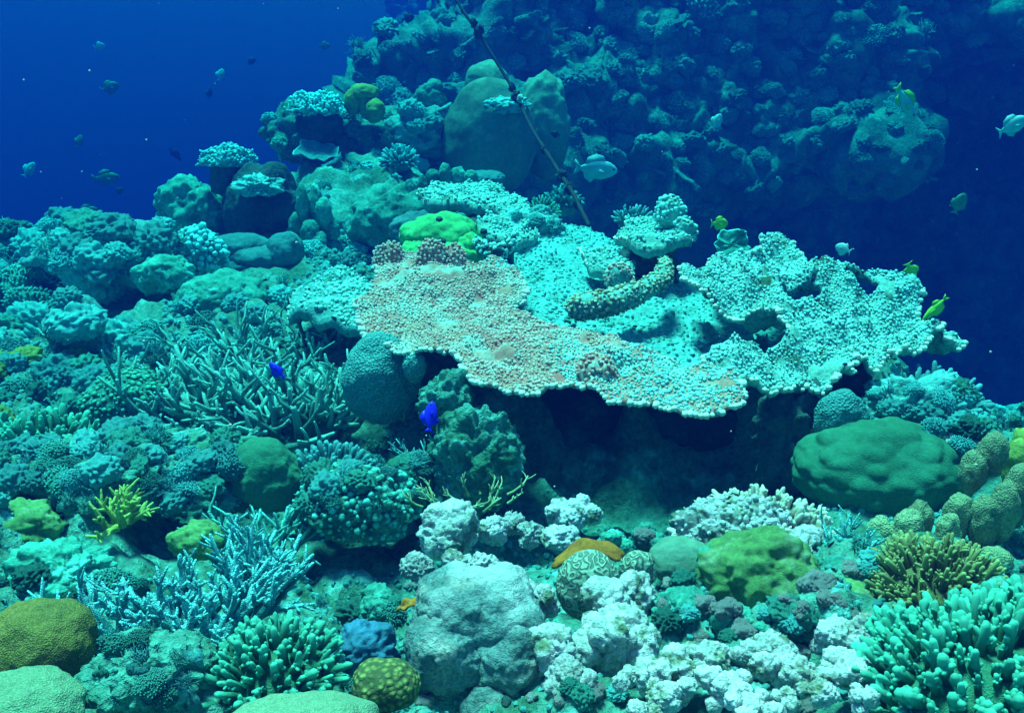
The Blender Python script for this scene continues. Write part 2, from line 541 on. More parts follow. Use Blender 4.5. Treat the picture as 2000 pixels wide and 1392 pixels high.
# ------------------------------------------------------------------ the reef ground as a height field
CTRL = [  # photo pixel, pixel, metres in front of the camera
    (-300, 1500, .98), (0, 1392, 1.12), (400, 1392, 1.12), (800, 1392, 1.15), (1200, 1392, 1.15), (1600, 1392, 1.13), (2000, 1392, 1.05), (2300, 1500, 1.0),
    (-300, 1150, 1.5), (0, 1150, 1.62), (300, 1150, 1.66), (600, 1150, 1.72), (900, 1150, 1.66), (1150, 1150, 1.62), (1500, 1150, 1.58), (1800, 1150, 1.52), (2000, 1100, 1.52), (2300, 1100, 1.5),
    (-300, 950, 2.0), (0, 950, 2.08), (300, 950, 2.1), (600, 960, 2.06), (850, 960, 2.08), (1000, 1000, 2.0),
    (1080, 1045, 1.98), (1300, 1055, 1.98), (1480, 1040, 1.95), (1300, 930, 2.75), (1120, 930, 2.75), (1050, 930, 2.6), (1055, 1000, 2.35), (1450, 930, 2.5), (1250, 1010, 2.5), (1400, 1010, 2.45), (1130, 1010, 2.4),
    (1700, 1000, 1.92), (1900, 960, 1.9), (2000, 920, 2.0), (2300, 950, 1.9),
    (-300, 780, 2.45), (0, 780, 2.5), (250, 780, 2.52), (500, 810, 2.45), (700, 850, 2.36), (900, 880, 2.3),
    (1750, 890, 2.2), (1850, 850, 2.35), (1790, 760, 2.65), (1900, 900, 2.2), (1700, 760, 2.6),
    (-300, 640, 3.0), (0, 650, 3.0), (250, 650, 3.05), (500, 650, 3.0), (650, 650, 2.95),
    (-300, 530, 3.6), (0, 545, 3.6), (250, 560, 3.55), (450, 560, 3.5),
    (-300, 430, 4.6), (0, 455, 4.5), (150, 450, 4.7), (350, 450, 4.5),
    (600, 560, 3.4), (700, 540, 3.4), (760, 500, 3.6), (700, 470, 4.2), (850, 470, 3.9),
    (1080, 580, 2.75), (1080, 490, 3.15), (1110, 440, 3.6), (1250, 530, 3.1), (900, 530, 3.1), (1050, 660, 2.55), (1250, 640, 2.5), (1400, 600, 2.75), (1520, 560, 2.95),
    (560, 320, 5.4), (700, 320, 5.2), (850, 330, 5.2), (950, 380, 5.0), (1060, 400, 4.5), (480, 400, 4.8),
    (1700, 660, 2.75), (100, 1085, 2.3), (250, 1085, 2.35), (400, 1085, 2.3), (520, 1085, 2.15), (690, 1100, 2.15), (220, 605, 3.6), (280, 600, 3.6), (160, 600, 3.55),
]
XYZ = [tuple(P(*c)) for c in CTRL] + [
    (1.5, 3.5, -1.9), (1.2, 4.2, -2.2), (2.6, 4.2, -2.3), (2.0, 6.0, -2.8), (0.9, 5.2, -2.4), (4.0, 5.5, -2.8), (2.0, 3.75, -1.55), (2.9, 4.0, -1.4), (3.6, 3.6, -1.2), (2.2, 3.1, -1.35),
    (1.6, 2.9, -1.4), (-6, 1, -1.2), (6, 1, -1.2), (-6, 5, -2.5), (0, -1.5, -0.7), (-3, -1.5, -0.7), (3, -1.5, -0.7),
    (-2.2, 6.0, -2.6), (-3.2, 5.6, -2.2), (-1.0, 6.6, -2.6), (0.3, 6.4, -2.6), (-4, 7, -5), (-1.5, 8, -6), (1.5, 9, -5), (5, 8, -4), (-0.2, 5.7, -1.5),
]
XYZ = np.array(XYZ)
CXY, CZ = XYZ[:, :2], XYZ[:, 2]
_D = np.linalg.norm(CXY[:, None] - CXY[None], axis=2)
_A = np.block([[_D - np.eye(len(CZ)) * 0.03, np.ones((len(CZ), 1)), CXY], [np.ones((1, len(CZ))), np.zeros((1, 3))], [CXY.T, np.zeros((2, 3))]])
_Wt = np.linalg.solve(_A, np.concatenate([CZ, np.zeros(3)]))

def Hbase(x, y):
    x, y = np.atleast_1d(np.asarray(x, float)), np.atleast_1d(np.asarray(y, float))
    out = np.empty(len(x))
    for i in range(0, len(x), 20000):
        q = np.stack([x[i:i + 20000], y[i:i + 20000]], 1)
        d = np.linalg.norm(q[:, None] - CXY[None], axis=2)
        out[i:i + 20000] = d @ _Wt[:-3] + _Wt[-3] + q @ _Wt[-2:]
    return out

def Hfull(x, y):
    z = Hbase(x, y)
    p = np.stack([x, y, z], 1)
    z = z - 0.055 + 0.06 * fbm(p * 3.2, 3, 1) + 0.03 * fbm(p * 11, 3, 4) + 0.045 * knob_field(p * 8, 2) + 0.018 * knob_field(p * 22, 3)
    far = np.maximum(sstep(5.8, 8.5, y + 3.0 * sstep(0.6, -0.4, x) - 3.0), sstep(4.5, 7.5, np.abs(x)))
    return z * (1 - far) + (-11.0) * far

def G(px, py, dmax=9.0):
    """where the ray through a photo pixel meets the reef ground -> point, metres in front of the camera"""
    d = np.arange(0.6, dmax, 0.01)
    r = (px - W / 2) * K * d
    u = (Hh / 2 - py) * K * d
    x, y, z = r, d * cP + u * sP, u * cP - d * sP
    h = Hbase(x, y)
    below = np.nonzero(z < h)[0]
    i = below[0] if len(below) else len(d) - 1
    return Vector((x[i], y[i], h[i])), d[i]

nu, nv = 410, 370
uu = np.linspace(-1, 1, nu)
yy = -0.9 + (np.exp(np.linspace(0, 1, nv) * 2.35) - 1) / (math.exp(2.35) - 1) * 10.4
X = uu[None, :] * (0.9 + 0.78 * np.maximum(yy, 0.0))[:, None] * (1 + 0.9 * np.abs(uu[None, :]) ** 6)
Y = np.broadcast_to(yy[:, None], X.shape)
Z = Hfull(X.ravel(), Y.ravel())
Vg = np.stack([X.ravel(), Y.ravel(), Z], 1)
idx = np.arange(nu * nv).reshape(nv, nu)
Fg = np.stack([idx[:-1, :-1].ravel(), idx[:-1, 1:].ravel(), idx[1:, 1:].ravel(), idx[1:, :-1].ravel()], 1)
tag(mk('seabed', Vg, Fg, M_sea), kind='structure')
# deep floor far below, reaching out of sight
g = np.linspace(-26, 26, 60)
GX, GY = np.meshgrid(g, g + 12)
GZ = -11.3 + 0.5 * fbm(np.stack([GX.ravel() * .3, GY.ravel() * .3, GX.ravel() * 0], 1), 3, 8)
i2 = np.arange(3600).reshape(60, 60)
tag(mk('deep_ground', np.stack([GX.ravel(), GY.ravel(), GZ], 1), np.stack([i2[:-1, :-1].ravel(), i2[:-1, 1:].ravel(), i2[1:, 1:].ravel(), i2[1:, :-1].ravel()], 1), M_dark), kind='structure')

# ------------------------------------------------------------------ the reef wall across the gully
def wall_y(x, z):
    y = 7.3 + 0.55 * (z + 1.2) + 0.12 * (x - 1.5)
    p = np.stack([x, z, x * 0], 1)
    n = fbm(p * 1.1, 3, 21)
    # overhang: the face draws back below its lower edge
    zl = np.interp(x, [-2, -.8, 0.2, 1.2, 2.2, 3.2, 4.2, 6], [-1.0, -1.0, -1.25, -1.2, -1.0, -0.9, -0.6, -0.5]) + 0.10 * n
    y = y + 2.0 * sstep(0.0, 0.9, zl - z)
    # recess on the far side, and the end of the wall towards open water
    rec = sstep(3.0, 3.7, x + 0.12 * n) * sstep(-0.12, -0.5, z + 0.12 * n)
    y = y + 1.6 * rec
    xl = np.interp(z, [-3, -0.75, -0.45, -0.1, 2], [-1.0, -1.15, -0.95, -0.35, -0.1]) + 0.12 * n
    y = y + 14.0 * sstep(0.0, 0.9, xl - x)
    y = y - 0.25 * n
    # the lump that stands out below the recess
    y = y - 0.4 * np.exp(-((x - 2.75) / 0.42) ** 2 - ((z + 1.02) / 0.26) ** 2)
    y = y + 5.0 * sstep(0.6, 1.0, z)
    return y
gx = np.linspace(-2.6, 6.5, 290)
gz = np.linspace(-4.6, 1.0, 220)
WX, WZ = np.meshgrid(gx, gz)
wx, wz = WX.ravel(), WZ.ravel()
wy = wall_y(wx, wz)
Vw = np.stack([wx, wy, wz], 1)
iw = np.arange(len(wx)).reshape(220, 290)
Fw = np.stack([iw[:-1, :-1].ravel(), iw[:-1, 1:].ravel(), iw[1:, 1:].ravel(), iw[1:, :-1].ravel()], 1)
Nw = vnormals(Vw, np.concatenate([Fw[:, :3], Fw[:, [0, 2, 3]]]))
amp = 0.15 * fbm(Vw * 2.6, 4, 31) + 0.10 * knob_field(Vw * 3.0, 33) + 0.09 * knob_field(Vw * 6.5, 35) + 0.04 * knob_field(Vw * 13, 36)
Vw2 = Vw + Nw * amp[:, None] + np.array([0, 0, 1.0]) * (0.05 * fbm(Vw * 6, 2, 37))[:, None]
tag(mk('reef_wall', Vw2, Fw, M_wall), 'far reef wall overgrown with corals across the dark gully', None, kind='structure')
WALL = (Vw2, np.concatenate([Fw[:, :3], Fw[:, [0, 2, 3]]]))

# ------------------------------------------------------------------ builders
def fit_plane(anchors):
    A = np.array([tuple(P(*a)) for a in anchors])
    co, *_ = np.linalg.lstsq(np.c_[A[:, 0], A[:, 1], np.ones(len(A))], A[:, 2], rcond=None)
    return co

def on_plane(px, py, co):
    o = P(px, py, 1.0)
    t = co[2] / (o.z - co[0] * o.x - co[1] * o.y)
    return np.array([o.x * t, o.y * t])

def ragged(poly, step, amt, s, freq=14):
    """resample a closed outline and fray it"""
    poly = np.asarray(poly)
    out = []
    for a, b in zip(poly, np.roll(poly, -1, 0)):
        n = max(2, int(np.linalg.norm(b - a) / step))
        for k in range(n):
            out.append(a + (b - a) * k / n)
    out = np.array(out)
    for _ in range(3):
        out = (np.roll(out, 1, 0) + out * 2 + np.roll(out, -1, 0)) / 4
    t = np.roll(out, -1, 0) - np.roll(out, 1, 0)
    nn = np.stack([t[:, 1], -t[:, 0]], 1)
    nn /= np.linalg.norm(nn, axis=1)[:, None] + 1e-9
    q = np.c_[out * freq, np.zeros(len(out))]
    return out + nn * (amt * fbm(q, 3, s))[:, None]

def inside(q, poly):
    x, y = q[:, 0], q[:, 1]
    c = np.zeros(len(q), bool)
    for a, b in zip(poly, np.roll(poly, -1, 0)):
        cond = (a[1] > y) != (b[1] > y)
        xi = a[0] + (y - a[1]) / (b[1] - a[1] + 1e-12) * (b[0] - a[0])
        c ^= cond & (x < xi)
    return c

def pdist(q, poly):
    best = np.full(len(q), 1e9)
    near = np.zeros_like(q)
    for a, b in zip(poly, np.roll(poly, -1, 0)):
        ab = b - a
        t = np.clip(((q - a) @ ab) / (ab @ ab + 1e-12), 0, 1)
        c = a + t[:, None] * ab
        d = ((q - c) ** 2).sum(1)
        m = d < best
        best[m] = d[m]
        near[m] = c[m]
    return np.sqrt(best), near

def plate_geo(outline, anchors, holes=(), res=0.008, thick=0.02, core=0.05, rough=0.008, fray=0.012, bumps=(), s=0, curl=0.0, clump=0.009):
    co = fit_plane(anchors)
    poly = ragged([on_plane(px, py, co) for px, py in outline], res * 1.2, fray, s)
    hp = [ragged([on_plane(px, py, co) for px, py in h], res * 1.2, fray * 0.7, s + 3) for h in holes]
    lo, hi = poly.min(0) - res, poly.max(0) + res
    nx, ny = int((hi[0] - lo[0]) / res) + 2, int((hi[1] - lo[1]) / res) + 2
    xs, ys = lo[0] + np.arange(nx) * res, lo[1] + np.arange(ny) * res
    XX, YY = np.meshgrid(xs, ys)
    q = np.stack([XX.ravel(), YY.ravel()], 1)
    cc = np.stack([(XX[:-1, :-1] + res / 2).ravel(), (YY[:-1, :-1] + res / 2).ravel()], 1)
    ok = inside(cc, poly)
    for h in hp:
        ok &= ~inside(cc, h)
    ii = np.arange(nx * ny).reshape(ny, nx)
    cells = np.stack([ii[:-1, :-1].ravel(), ii[:-1, 1:].ravel(), ii[1:, 1:].ravel(), ii[1:, :-1].ravel()], 1)[ok]
    cnt = np.bincount(cells.ravel(), minlength=len(q))
    used = np.nonzero(cnt)[0]
    d, near = pdist(q[used], poly)
    for h in hp:
        d2, n2 = pdist(q[used], h)
        m = d2 < d
        d[m], near[m] = d2[m], n2[m]
    edge = (cnt[used] < 4) & (d < res * 1.6)
    q2 = q[used].copy()
    q2[edge] = near[edge]
    dist = np.where(edge, 0, d)
    rem = np.full(len(q), -1)
    rem[used] = np.arange(len(used))
    Ft = rem[cells]
    z = co[0] * q2[:, 0] + co[1] * q2[:, 1] + co[2]
    p3 = np.c_[q2, z]
    z = z + rough * fbm(p3 * 22, 3, s) + rough * 1.5 * fbm(p3 * 7, 2, s + 1)
    z = z + clump * (knob_field(p3 * 26, s) + .6 * knob_field(p3 * 48, s + 2)) * sstep(-.6, .5, fbm(p3 * 6, 2, s + 5))
    for (bx, by, w, h) in bumps:
        c = on_plane(bx, by, co)
        z = z + h * np.exp(-((q2 - c) ** 2).sum(1) / (w * w))
    z = z + curl * np.exp(-dist / 0.03)
    th = thick + core * sstep(0, 0.22, dist)
    zb = z - th
    zb[edge] = z[edge] - thick
    n = len(q2)
    V = np.concatenate([np.c_[q2, z], np.c_[q2, zb]])
    e = np.concatenate([Ft[:, [0, 1]], Ft[:, [1, 2]], Ft[:, [2, 3]], Ft[:, [3, 0]]])
    key = np.sort(e, 1)
    u, inv, ct = np.unique(key, axis=0, return_inverse=True, return_counts=True)
    be = e[ct[inv.reshape(-1)] == 1]
    side = np.stack([be[:, 1], be[:, 0], be[:, 0] + n, be[:, 1] + n], 1)
    F = np.concatenate([Ft, Ft[:, ::-1] + n, side])
    org = np.array([poly[:, 0].mean(), poly[:, 1].mean(), zb.min()])
    top = (np.c_[q2, z] - org, np.concatenate([Ft[:, :3], Ft[:, [0, 2, 3]]]))
    rims = []
    for pl in [poly] + hp:
        dn, _ = pdist(pl, q2[:1].repeat(2, 0)) if False else (None, None)
        kk = [int(np.argmin(((q2 - p) ** 2).sum(1))) for p in pl]
        rims.append(np.c_[pl, z[kk] - thick * 0.45] - org)
    return V - org, F, top, rims, Vector(org)

def knob_layer(top, spacing, rad, hgt, name, m, parent, tilt=0.4, jit=0.5, zmin=None, nzmin=None, bare=0.35, split=None):
    V, F = top
    A = np.linalg.norm(np.cross(V[F[:, 1]] - V[F[:, 0]], V[F[:, 2]] - V[F[:, 0]]), axis=1).sum() / 2
    n = int(A / (spacing * spacing) * 1.7)
    p, nn = sample_surface(V, F, n, zmin=zmin, nzmin=nzmin)
    o = RS.permutation(len(p))
    p, nn = thin(p[o], nn[o], spacing * 0.8)
    if bare:
        ok = fbm(p * 16, 2, 5) > bare - 1
        p, nn = p[ok], nn[ok]
    k = len(p)
    r = rad * (1 + jit * RS.uniform(-1, 1, k)) * (1 + .35 * fbm(p * 11, 2, 9))
    h_ = hgt * (1 + jit * RS.uniform(-1, 1, k))
    if split is not None:
        w_ = split[1](p)
        KVv, KFf, KTt = knobs_at((p - nn * hgt * 0.1)[w_], nn[w_], r[w_], h_[w_], tilt)
        mk('bleached_' + name, KVv, KFf, split[0], parent, tip=KTt)['kind'] = 'stuff'
        p, nn, r, h_ = p[~w_], nn[~w_], r[~w_], h_[~w_]
    KVv, KFf, KTt = knobs_at(p - nn * hgt * 0.1, nn, r, h_, tilt)
    ob = mk(name, KVv, KFf, m, parent, tip=KTt)
    ob['kind'] = 'stuff'
    return ob

_knob_me = {}
def knob_mesh(m):
    if m.name not in _knob_me:
        _knob_me[m.name] = mesh('rim_knob', KV, [KF3, KF4], m, tip=KT)
    return _knob_me[m.name]

def place_part(name, me, parent, loc, axis, sx, sz, roll=None):
    o = bpy.data.objects.new(name, me)
    C.objects.link(o)
    o.parent = parent
    o.location = Vector(loc)
    q = Vector(axis).to_track_quat('Z', 'Y')
    o.rotation_mode = 'QUATERNION'
    o.rotation_quaternion = q @ Matrix.Rotation(random.uniform(0, 2 * PI) if roll is None else roll, 3, 'Z').to_quaternion()
    o.scale = (sx, sx, sz)
    return o

def rim_knobs(rim, parent, m, step, rad, hgt, limit=140, test=None):
    """bead-like knobs along the growing edge, each a part"""
    L = np.linalg.norm(np.roll(rim, -1, 0) - rim, axis=1)
    cs = np.concatenate([[0], np.cumsum(L)])
    tot = cs[-1]
    n = int(tot / step)
    c = rim[:, :2].mean(0)
    k = 0
    for j in range(n):
        t = (j + random.uniform(-.25, .25)) / n * tot % tot
        i = int(np.searchsorted(cs, t) - 1) % len(rim)
        p = rim[i]
        tg = rim[(i + 2) % len(rim)] - rim[i - 2]
        nn = np.array([tg[1], -tg[0], 0])
        nn = nn / (np.linalg.norm(nn) + 1e-9)
        if test is not None and not test(p, nn):
            continue
        s_ = random.uniform(.75, 1.3)
        place_part('rim_knob', knob_mesh(m), parent, p + np.array([0, 0, random.uniform(-.3, .3) * rad]), (nn[0], nn[1], random.uniform(.0, .6)), rad * s_, hgt * s_)
        k += 1
        if k >= limit:
            break

def table(name, label, outline, anchors, m_plate, m_knob, spacing, krad, khgt, rim_m=None, rim_step=None, rim_rad=None, group=None, cat='coral', test=None, split=None, **kw):
    V, F, top, rims, org = plate_geo(outline, anchors, **kw)
    t = thing(name, label, cat, org, group)
    mk('plate', V, F, m_plate, t)
    knob_layer(top, spacing, krad, khgt, 'polyps', m_knob, t, split=split)
    if rim_m is not None:
        rim_knobs(rims[0], t, rim_m, rim_step, rim_rad, rim_rad * 1.7, test=test)
    return t, top, rims, org

def finger_mesh(name, m, ratio=0.16, nub=3, seed=0, taper=0.62, ns=6):
    """a stubby branch of unit length along +z with side nubs"""
    rr = random.Random(seed)
    J = Join()
    bx, by = rr.uniform(-.12, .12), rr.uniform(-.12, .12)
    pts = [(0, 0, -0.15), (bx * .3, by * .3, .3), (bx * .7, by * .7, .65), (bx, by, .95)]
    J.add(*tube(pts, [ratio, ratio * 1.02, ratio * .88, ratio * taper], ns, 0, 1))
    for k in range(nub):
        a = rr.uniform(0, 2 * PI)
        z = rr.uniform(.35, .75)
        o = np.array([bx * z, by * z, z])
        d = np.array([math.cos(a) * .75, math.sin(a) * .75, .7])
        l = rr.uniform(.16, .32)
        J.add(*tube([o, o + d * l * .6, o + d * l], [ratio * .62, ratio * .6, ratio * .42], 5, z, 1))
    return J.mesh(name, m)

def hemi_dirs(n, maxpolar=1.45, jitter=0.08, rr=random):
    out = []
    g = PI * (3 - 5 ** .5)
    for k in range(n):
        c = 1 - (k + .5) / n * (1 - math.cos(maxpolar))
        s_ = math.sqrt(max(0, 1 - c * c))
        v = Vector((s_ * math.cos(k * g), s_ * math.sin(k * g), c)) + Vector((rr.uniform(-1, 1), rr.uniform(-1, 1), rr.uniform(-1, 1))) * jitter
        out.append(v.normalized())
    return out

def finger_colony(name, label, loc, R, n, length, ratio, m, mbase, group=None, nub=3, polar=1.5, up=0.25, taper=0.62, seed=1, lenvar=.4, cat='coral', tilt=None, keep=None):
    t = thing(name, label, cat, loc, group)
    if tilt:
        t.rotation_euler = tilt
    R = np.asarray(R, float)
    V, F = lump(R * .92, 3, seed, big=.1, fine=.05)
    mk('base', V, F, mbase, t)
    ms = [finger_mesh('branch', m, ratio, nub, seed * 10 + k, taper) for k in range(7)]
    rr = random.Random(seed)
    for d in hemi_dirs(n, polar, .07, rr):
        if keep and not keep(d):
            continue
        p = np.array(d) * R * .88
        ax = Vector(np.array(d) / R).normalized() + Vector((0, 0, up))
        l = length * rr.uniform(1 - lenvar, 1 + lenvar)
        ax = ax + Vector((rr.gauss(0, .13), rr.gauss(0, .13), rr.gauss(0, .13)))
        place_part('branch', rr.choice(ms), t, p, ax, l * rr.uniform(.75, 1.25), l)
    return t

def branch_geo(J, p, d, length, rad, depth, rr, wob=.25, twig=.55, tips=1.0, ntw=3, upb=.12, side=None):
    p = np.asarray(p, float)
    d = np.asarray(d, float)
    n = 5
    pts, rads = [p], [rad]
    dd = d / np.linalg.norm(d)
    for k in range(1, n):
        dd = dd + np.array([rr.gauss(0, wob * .4), rr.gauss(0, wob * .4), rr.gauss(0, wob * .25) + upb])
        dd = dd / np.linalg.norm(dd)
        pts.append(pts[-1] + dd * length / (n - 1))
        rads.append(rad * (1 - .55 * k / (n - 1)))
    t0 = 0 if depth else .3
    J.add(*tube(pts, rads, 6, t0, 1))
    if depth > 0:
        for k in range(ntw):
            i = rr.randint(1, n - 2)
            f = rr.random()
            o = pts[i] * (1 - f) + pts[i + 1] * f
            ax = np.array([rr.gauss(0, 1), rr.gauss(0, 1), rr.gauss(.3, .7)])
            ax = ax - dd * (ax @ dd) * .6
            ax = ax / np.linalg.norm(ax)
            nd = dd * .75 + ax * .8
            branch_geo(J, o, nd, length * twig * rr.uniform(.6, 1.2), rads[i] * .82, depth - 1, rr, wob, twig, tips, max(1, ntw - 1), upb)

def staghorn(name, label, loc, dirs, rad, m, seed=1, depth=1, ntw=3, twig=.55, wob=.25, upb=.1, spread=.05, base=None, mbase=None, cat='coral', group=None):
    """dirs = list of (direction, length); each main limb with its twigs is one part"""
    t = thing(name, label, cat, loc, group)
    rr = random.Random(seed)
    for d, l in dirs:
        J = Join()
        o = np.array([d[0], d[1], 0]) * spread + np.array([rr.gauss(0, spread * .5), rr.gauss(0, spread * .5), 0])
        branch_geo(J, o, d, l, rad * rr.uniform(.85, 1.15), depth, rr, wob, twig, ntw=ntw, upb=upb)
        J.mk('branch', m, t)
    if base is not None:
        V, F = lump(base, 3, seed, big=.2, fine=.1)
        mk('base', V, F, mbase or M_rock, t)
    return t

def massive(name, label, px, py, w, h, d, m, n=5, s=0, depth=.85, cat='coral', group=None, sink=.25, **kw):
    """a rounded coral or rock filling w x h photo pixels around (px, py)"""
    c = P(px, py, d)
    k = S(d)
    if max(w, h) < 145 or d > 3 or m is M_dark:
        n = min(n, 4)
    r = (w * k / 2, w * k / 2 * depth, h * k / 2)
    c = c + Vector((0, r[1] * .7, 0))
    V, F = lump(r, n, s, **kw)
    V = V + np.array([0, 0, r[2]])
    o = mk(name, V, F, m, loc=c - Vector((0, 0, r[2])))
    return tag(o, label, cat, group), (V, F)

def knobby(name, label, px, py, w, h, d, m, mk_, spacing, rad, hgt, n=4, s=0, cat='coral', group=None, nz=-.4, depth=.85, body='body', knobname='polyps', **kw):
    """lumpy body with a layer of knobs: two parts"""
    k = S(d)
    r = (w * k / 2, w * k / 2 * depth, h * k / 2)
    c = P(px, py, d) + Vector((0, r[1] * .7, -r[2]))
    t = thing(name, label, cat, c, group)
    V, F = lump(r, n, s, **kw)
    V = V + np.array([0, 0, r[2]])
    mk(body, V, F, m, t)
    knob_layer((V, F), spacing * k, rad * k, hgt * k, knobname, mk_, t, nzmin=nz)
    return t

# ================================================================== the table corals in the middle
PINK_A = [(705, 600, 2.35), (960, 752, 2.02), (1100, 765, 1.97), (1440, 790, 1.90), (900, 505, 2.72), (740, 500, 2.72), (1200, 650, 2.25)]
pink_out = [(697, 600), (712, 640), (745, 668), (790, 692), (840, 700), (893, 702), (905, 725), (945, 752), (1000, 766), (1060, 766), (1115, 752), (1160, 765), (1210, 782), (1265, 775), (1330, 792), (1390, 798), (1452, 782),
            (1440, 752), (1400, 735), (1330, 705), (1225, 668), (1200, 650), (1130, 640), (1040, 622), (1005, 600), (1030, 570), (1005, 520), (960, 508), (900, 515), (845, 500), (790, 505), (735, 490), (740, 540), (725, 575)]
t, top, rims, org = table('table_coral', 'broad pinkish brown table coral with a beaded white front edge above the dark hollow', pink_out, PINK_A, M_pink, M_pink, 0.0070, 0.0035, 0.0050,
                          M_rim, 0.0125, 0.0066, test=lambda p, n: n[1] < 0.35, split=(M_pale2, lambda p: sstep(.02, .42, p[:, 0] + .15 * fbm(p * 7, 3, 8)) + .35 * sstep(.05, .22, p[:, 1] - .10 + .1 * fbm(p * 9, 2, 4)) + .22 * RS.rand(len(p)) + .25 * fbm(p * 12, 2, 6) > .60), res=0.0075, thick=0.011, core=0.035, rough=0.011, fray=0.010, s=3,
                          bumps=[(845, 540, .06, .035), (1165, 715, .035, .03), (1000, 690, .04, .018), (930, 545, .07, .02), (770, 560, .05, .018)])
# upright fans growing out of the table, near its back edge
def fan(parent, org, px, py, d, w, h, lean=0.2, rz=0.0, th=.022, m=M_pink, mk2=M_pink, sp=.0095, name='fan'):
    """a small upright knobbed lobe standing on a table coral"""
    k = S(d)
    V, F = lump((w * k / 2, th, h * k / 2), 3, int(px), big=.2, fine=.08)
    c, s_ = math.cos(rz), math.sin(rz)
    V = V @ np.array([[c, s_, 0], [-s_, c, 0], [0, 0, 1]])
    V[:, 1] += V[:, 2] * lean
    loc = np.array(P(px, py, d)) - np.array(org)
    f = mk(name, V + loc, F, m, parent)
    p, nn = sample_surface(V, F, int(60000 * w * h * k * k))
    p, nn = thin(p, nn, sp * .8)
    KVv, KFf, KTt = knobs_at(p, nn, .0048 * (sp / .0095), .0085 * (sp / .0095), .25)
    kb = mk('polyps', KVv + loc, KFf, mk2, f, tip=KTt)
    kb['kind'] = 'stuff'
    return f
fan(t, org, 845, 520, 2.58, 70, 95, .3, .5)
fan(t, org, 885, 525, 2.6, 50, 90, .3, -.6)
fan(t, org, 762, 515, 2.68, 55, 70, .3, .2)
fan(t, org, 1165, 722, 2.02, 70, 55, .2, .3, .035)

# bleached table on the right with two holes
WH_A = [(1335, 545, 2.45), (1500, 482, 2.72), (1600, 738, 2.12), (1425, 738, 2.06), (1855, 668, 2.32), (1740, 560, 2.58)]
wh_out = [(1322, 548), (1350, 568), (1400, 590), (1440, 610), (1490, 632), (1530, 655), (1540, 672), (1500, 688), (1440, 688), (1395, 680), (1360, 690), (1368, 715), (1420, 738), (1490, 742), (1560, 735), (1625, 742), (1690, 712), (1745, 690),
          (1800, 692), (1866, 668), (1845, 648), (1798, 628), (1788, 590), (1755, 556), (1700, 550), (1640, 548), (1590, 552), (1540, 540), (1480, 535), (1420, 528), (1380, 522), (1340, 514)]
wh_holes = [[(1515, 570), (1560, 562), (1605, 578), (1640, 602), (1600, 615), (1540, 610)], [(1648, 558), (1690, 568), (1728, 588), (1700, 594), (1665, 580)], [(1700, 690), (1740, 676), (1760, 686), (1725, 702)], [(1600, 655), (1625, 648), (1640, 660), (1615, 668)]]
t, top, rims, org = table('table_coral', 'large bleached table coral with ragged holes reaching out over the gully', wh_out, WH_A, M_pale2, M_pale2, 0.0076, 0.0037, 0.0048,
                          M_rim, 0.014, 0.0066, test=lambda p, n: n[1] < 0.4, holes=wh_holes, res=0.008, thick=0.018, core=0.03, curl=.012, rough=0.026, fray=0.026, s=9,
                          bumps=[(1450, 560, .12, .01), (1400, 535, .04, .02), (1640, 640, .06, .02), (1700, 650, .04, -.025), (1560, 650, .03, -.025), (1480, 715, .05, .02), (1340, 545, .04, .02)])
table('plate_coral', 'bleached knobbly back lobe overlapping the large bleached table', [(1385, 530), (1400, 508), (1440, 500), (1470, 500), (1482, 484), (1515, 475), (1555, 484), (1566, 512), (1600, 540), (1570, 560), (1510, 562), (1450, 560), (1400, 548)],
      [(1390, 525, 2.6), (1510, 478, 2.78), (1595, 540, 2.52), (1480, 560, 2.46)], M_pale2, M_pale2, .0095, .0046, .0065, M_rim, .014, .006, res=.009, thick=.02, core=.03, rough=.022, fray=.018, curl=.014, s=29, test=lambda p, n: n[1] < .3)
# the low sandy saddle between the two tables
sad_out = [(1005, 470), (1075, 425), (1130, 440), (1200, 470), (1300, 520), (1360, 560), (1420, 600), (1470, 640), (1450, 690), (1400, 730), (1300, 705), (1200, 665), (1080, 650), (990, 620), (1010, 560)]
V, F, top, rims, org = plate_geo(sad_out, [(1080, 640, 2.46), (1080, 440, 3.42), (1300, 560, 2.95), (1450, 700, 2.40)], res=.011, thick=.06, core=.12, rough=.012, fray=.012, clump=.006, s=15,
                                 bumps=[(1310, 630, .12, .03), (1060, 480, .12, .05), (1110, 560, .08, .02)])
t = thing('coral_slab', 'pale sandy slab of dead coral between the pink and the bleached table', 'rock', org)
mk('slab', V, F, M_sand, t)
knob_layer(top, .016, .006, .006, 'grit', M_sand, t, tilt=.5, jit=.5)

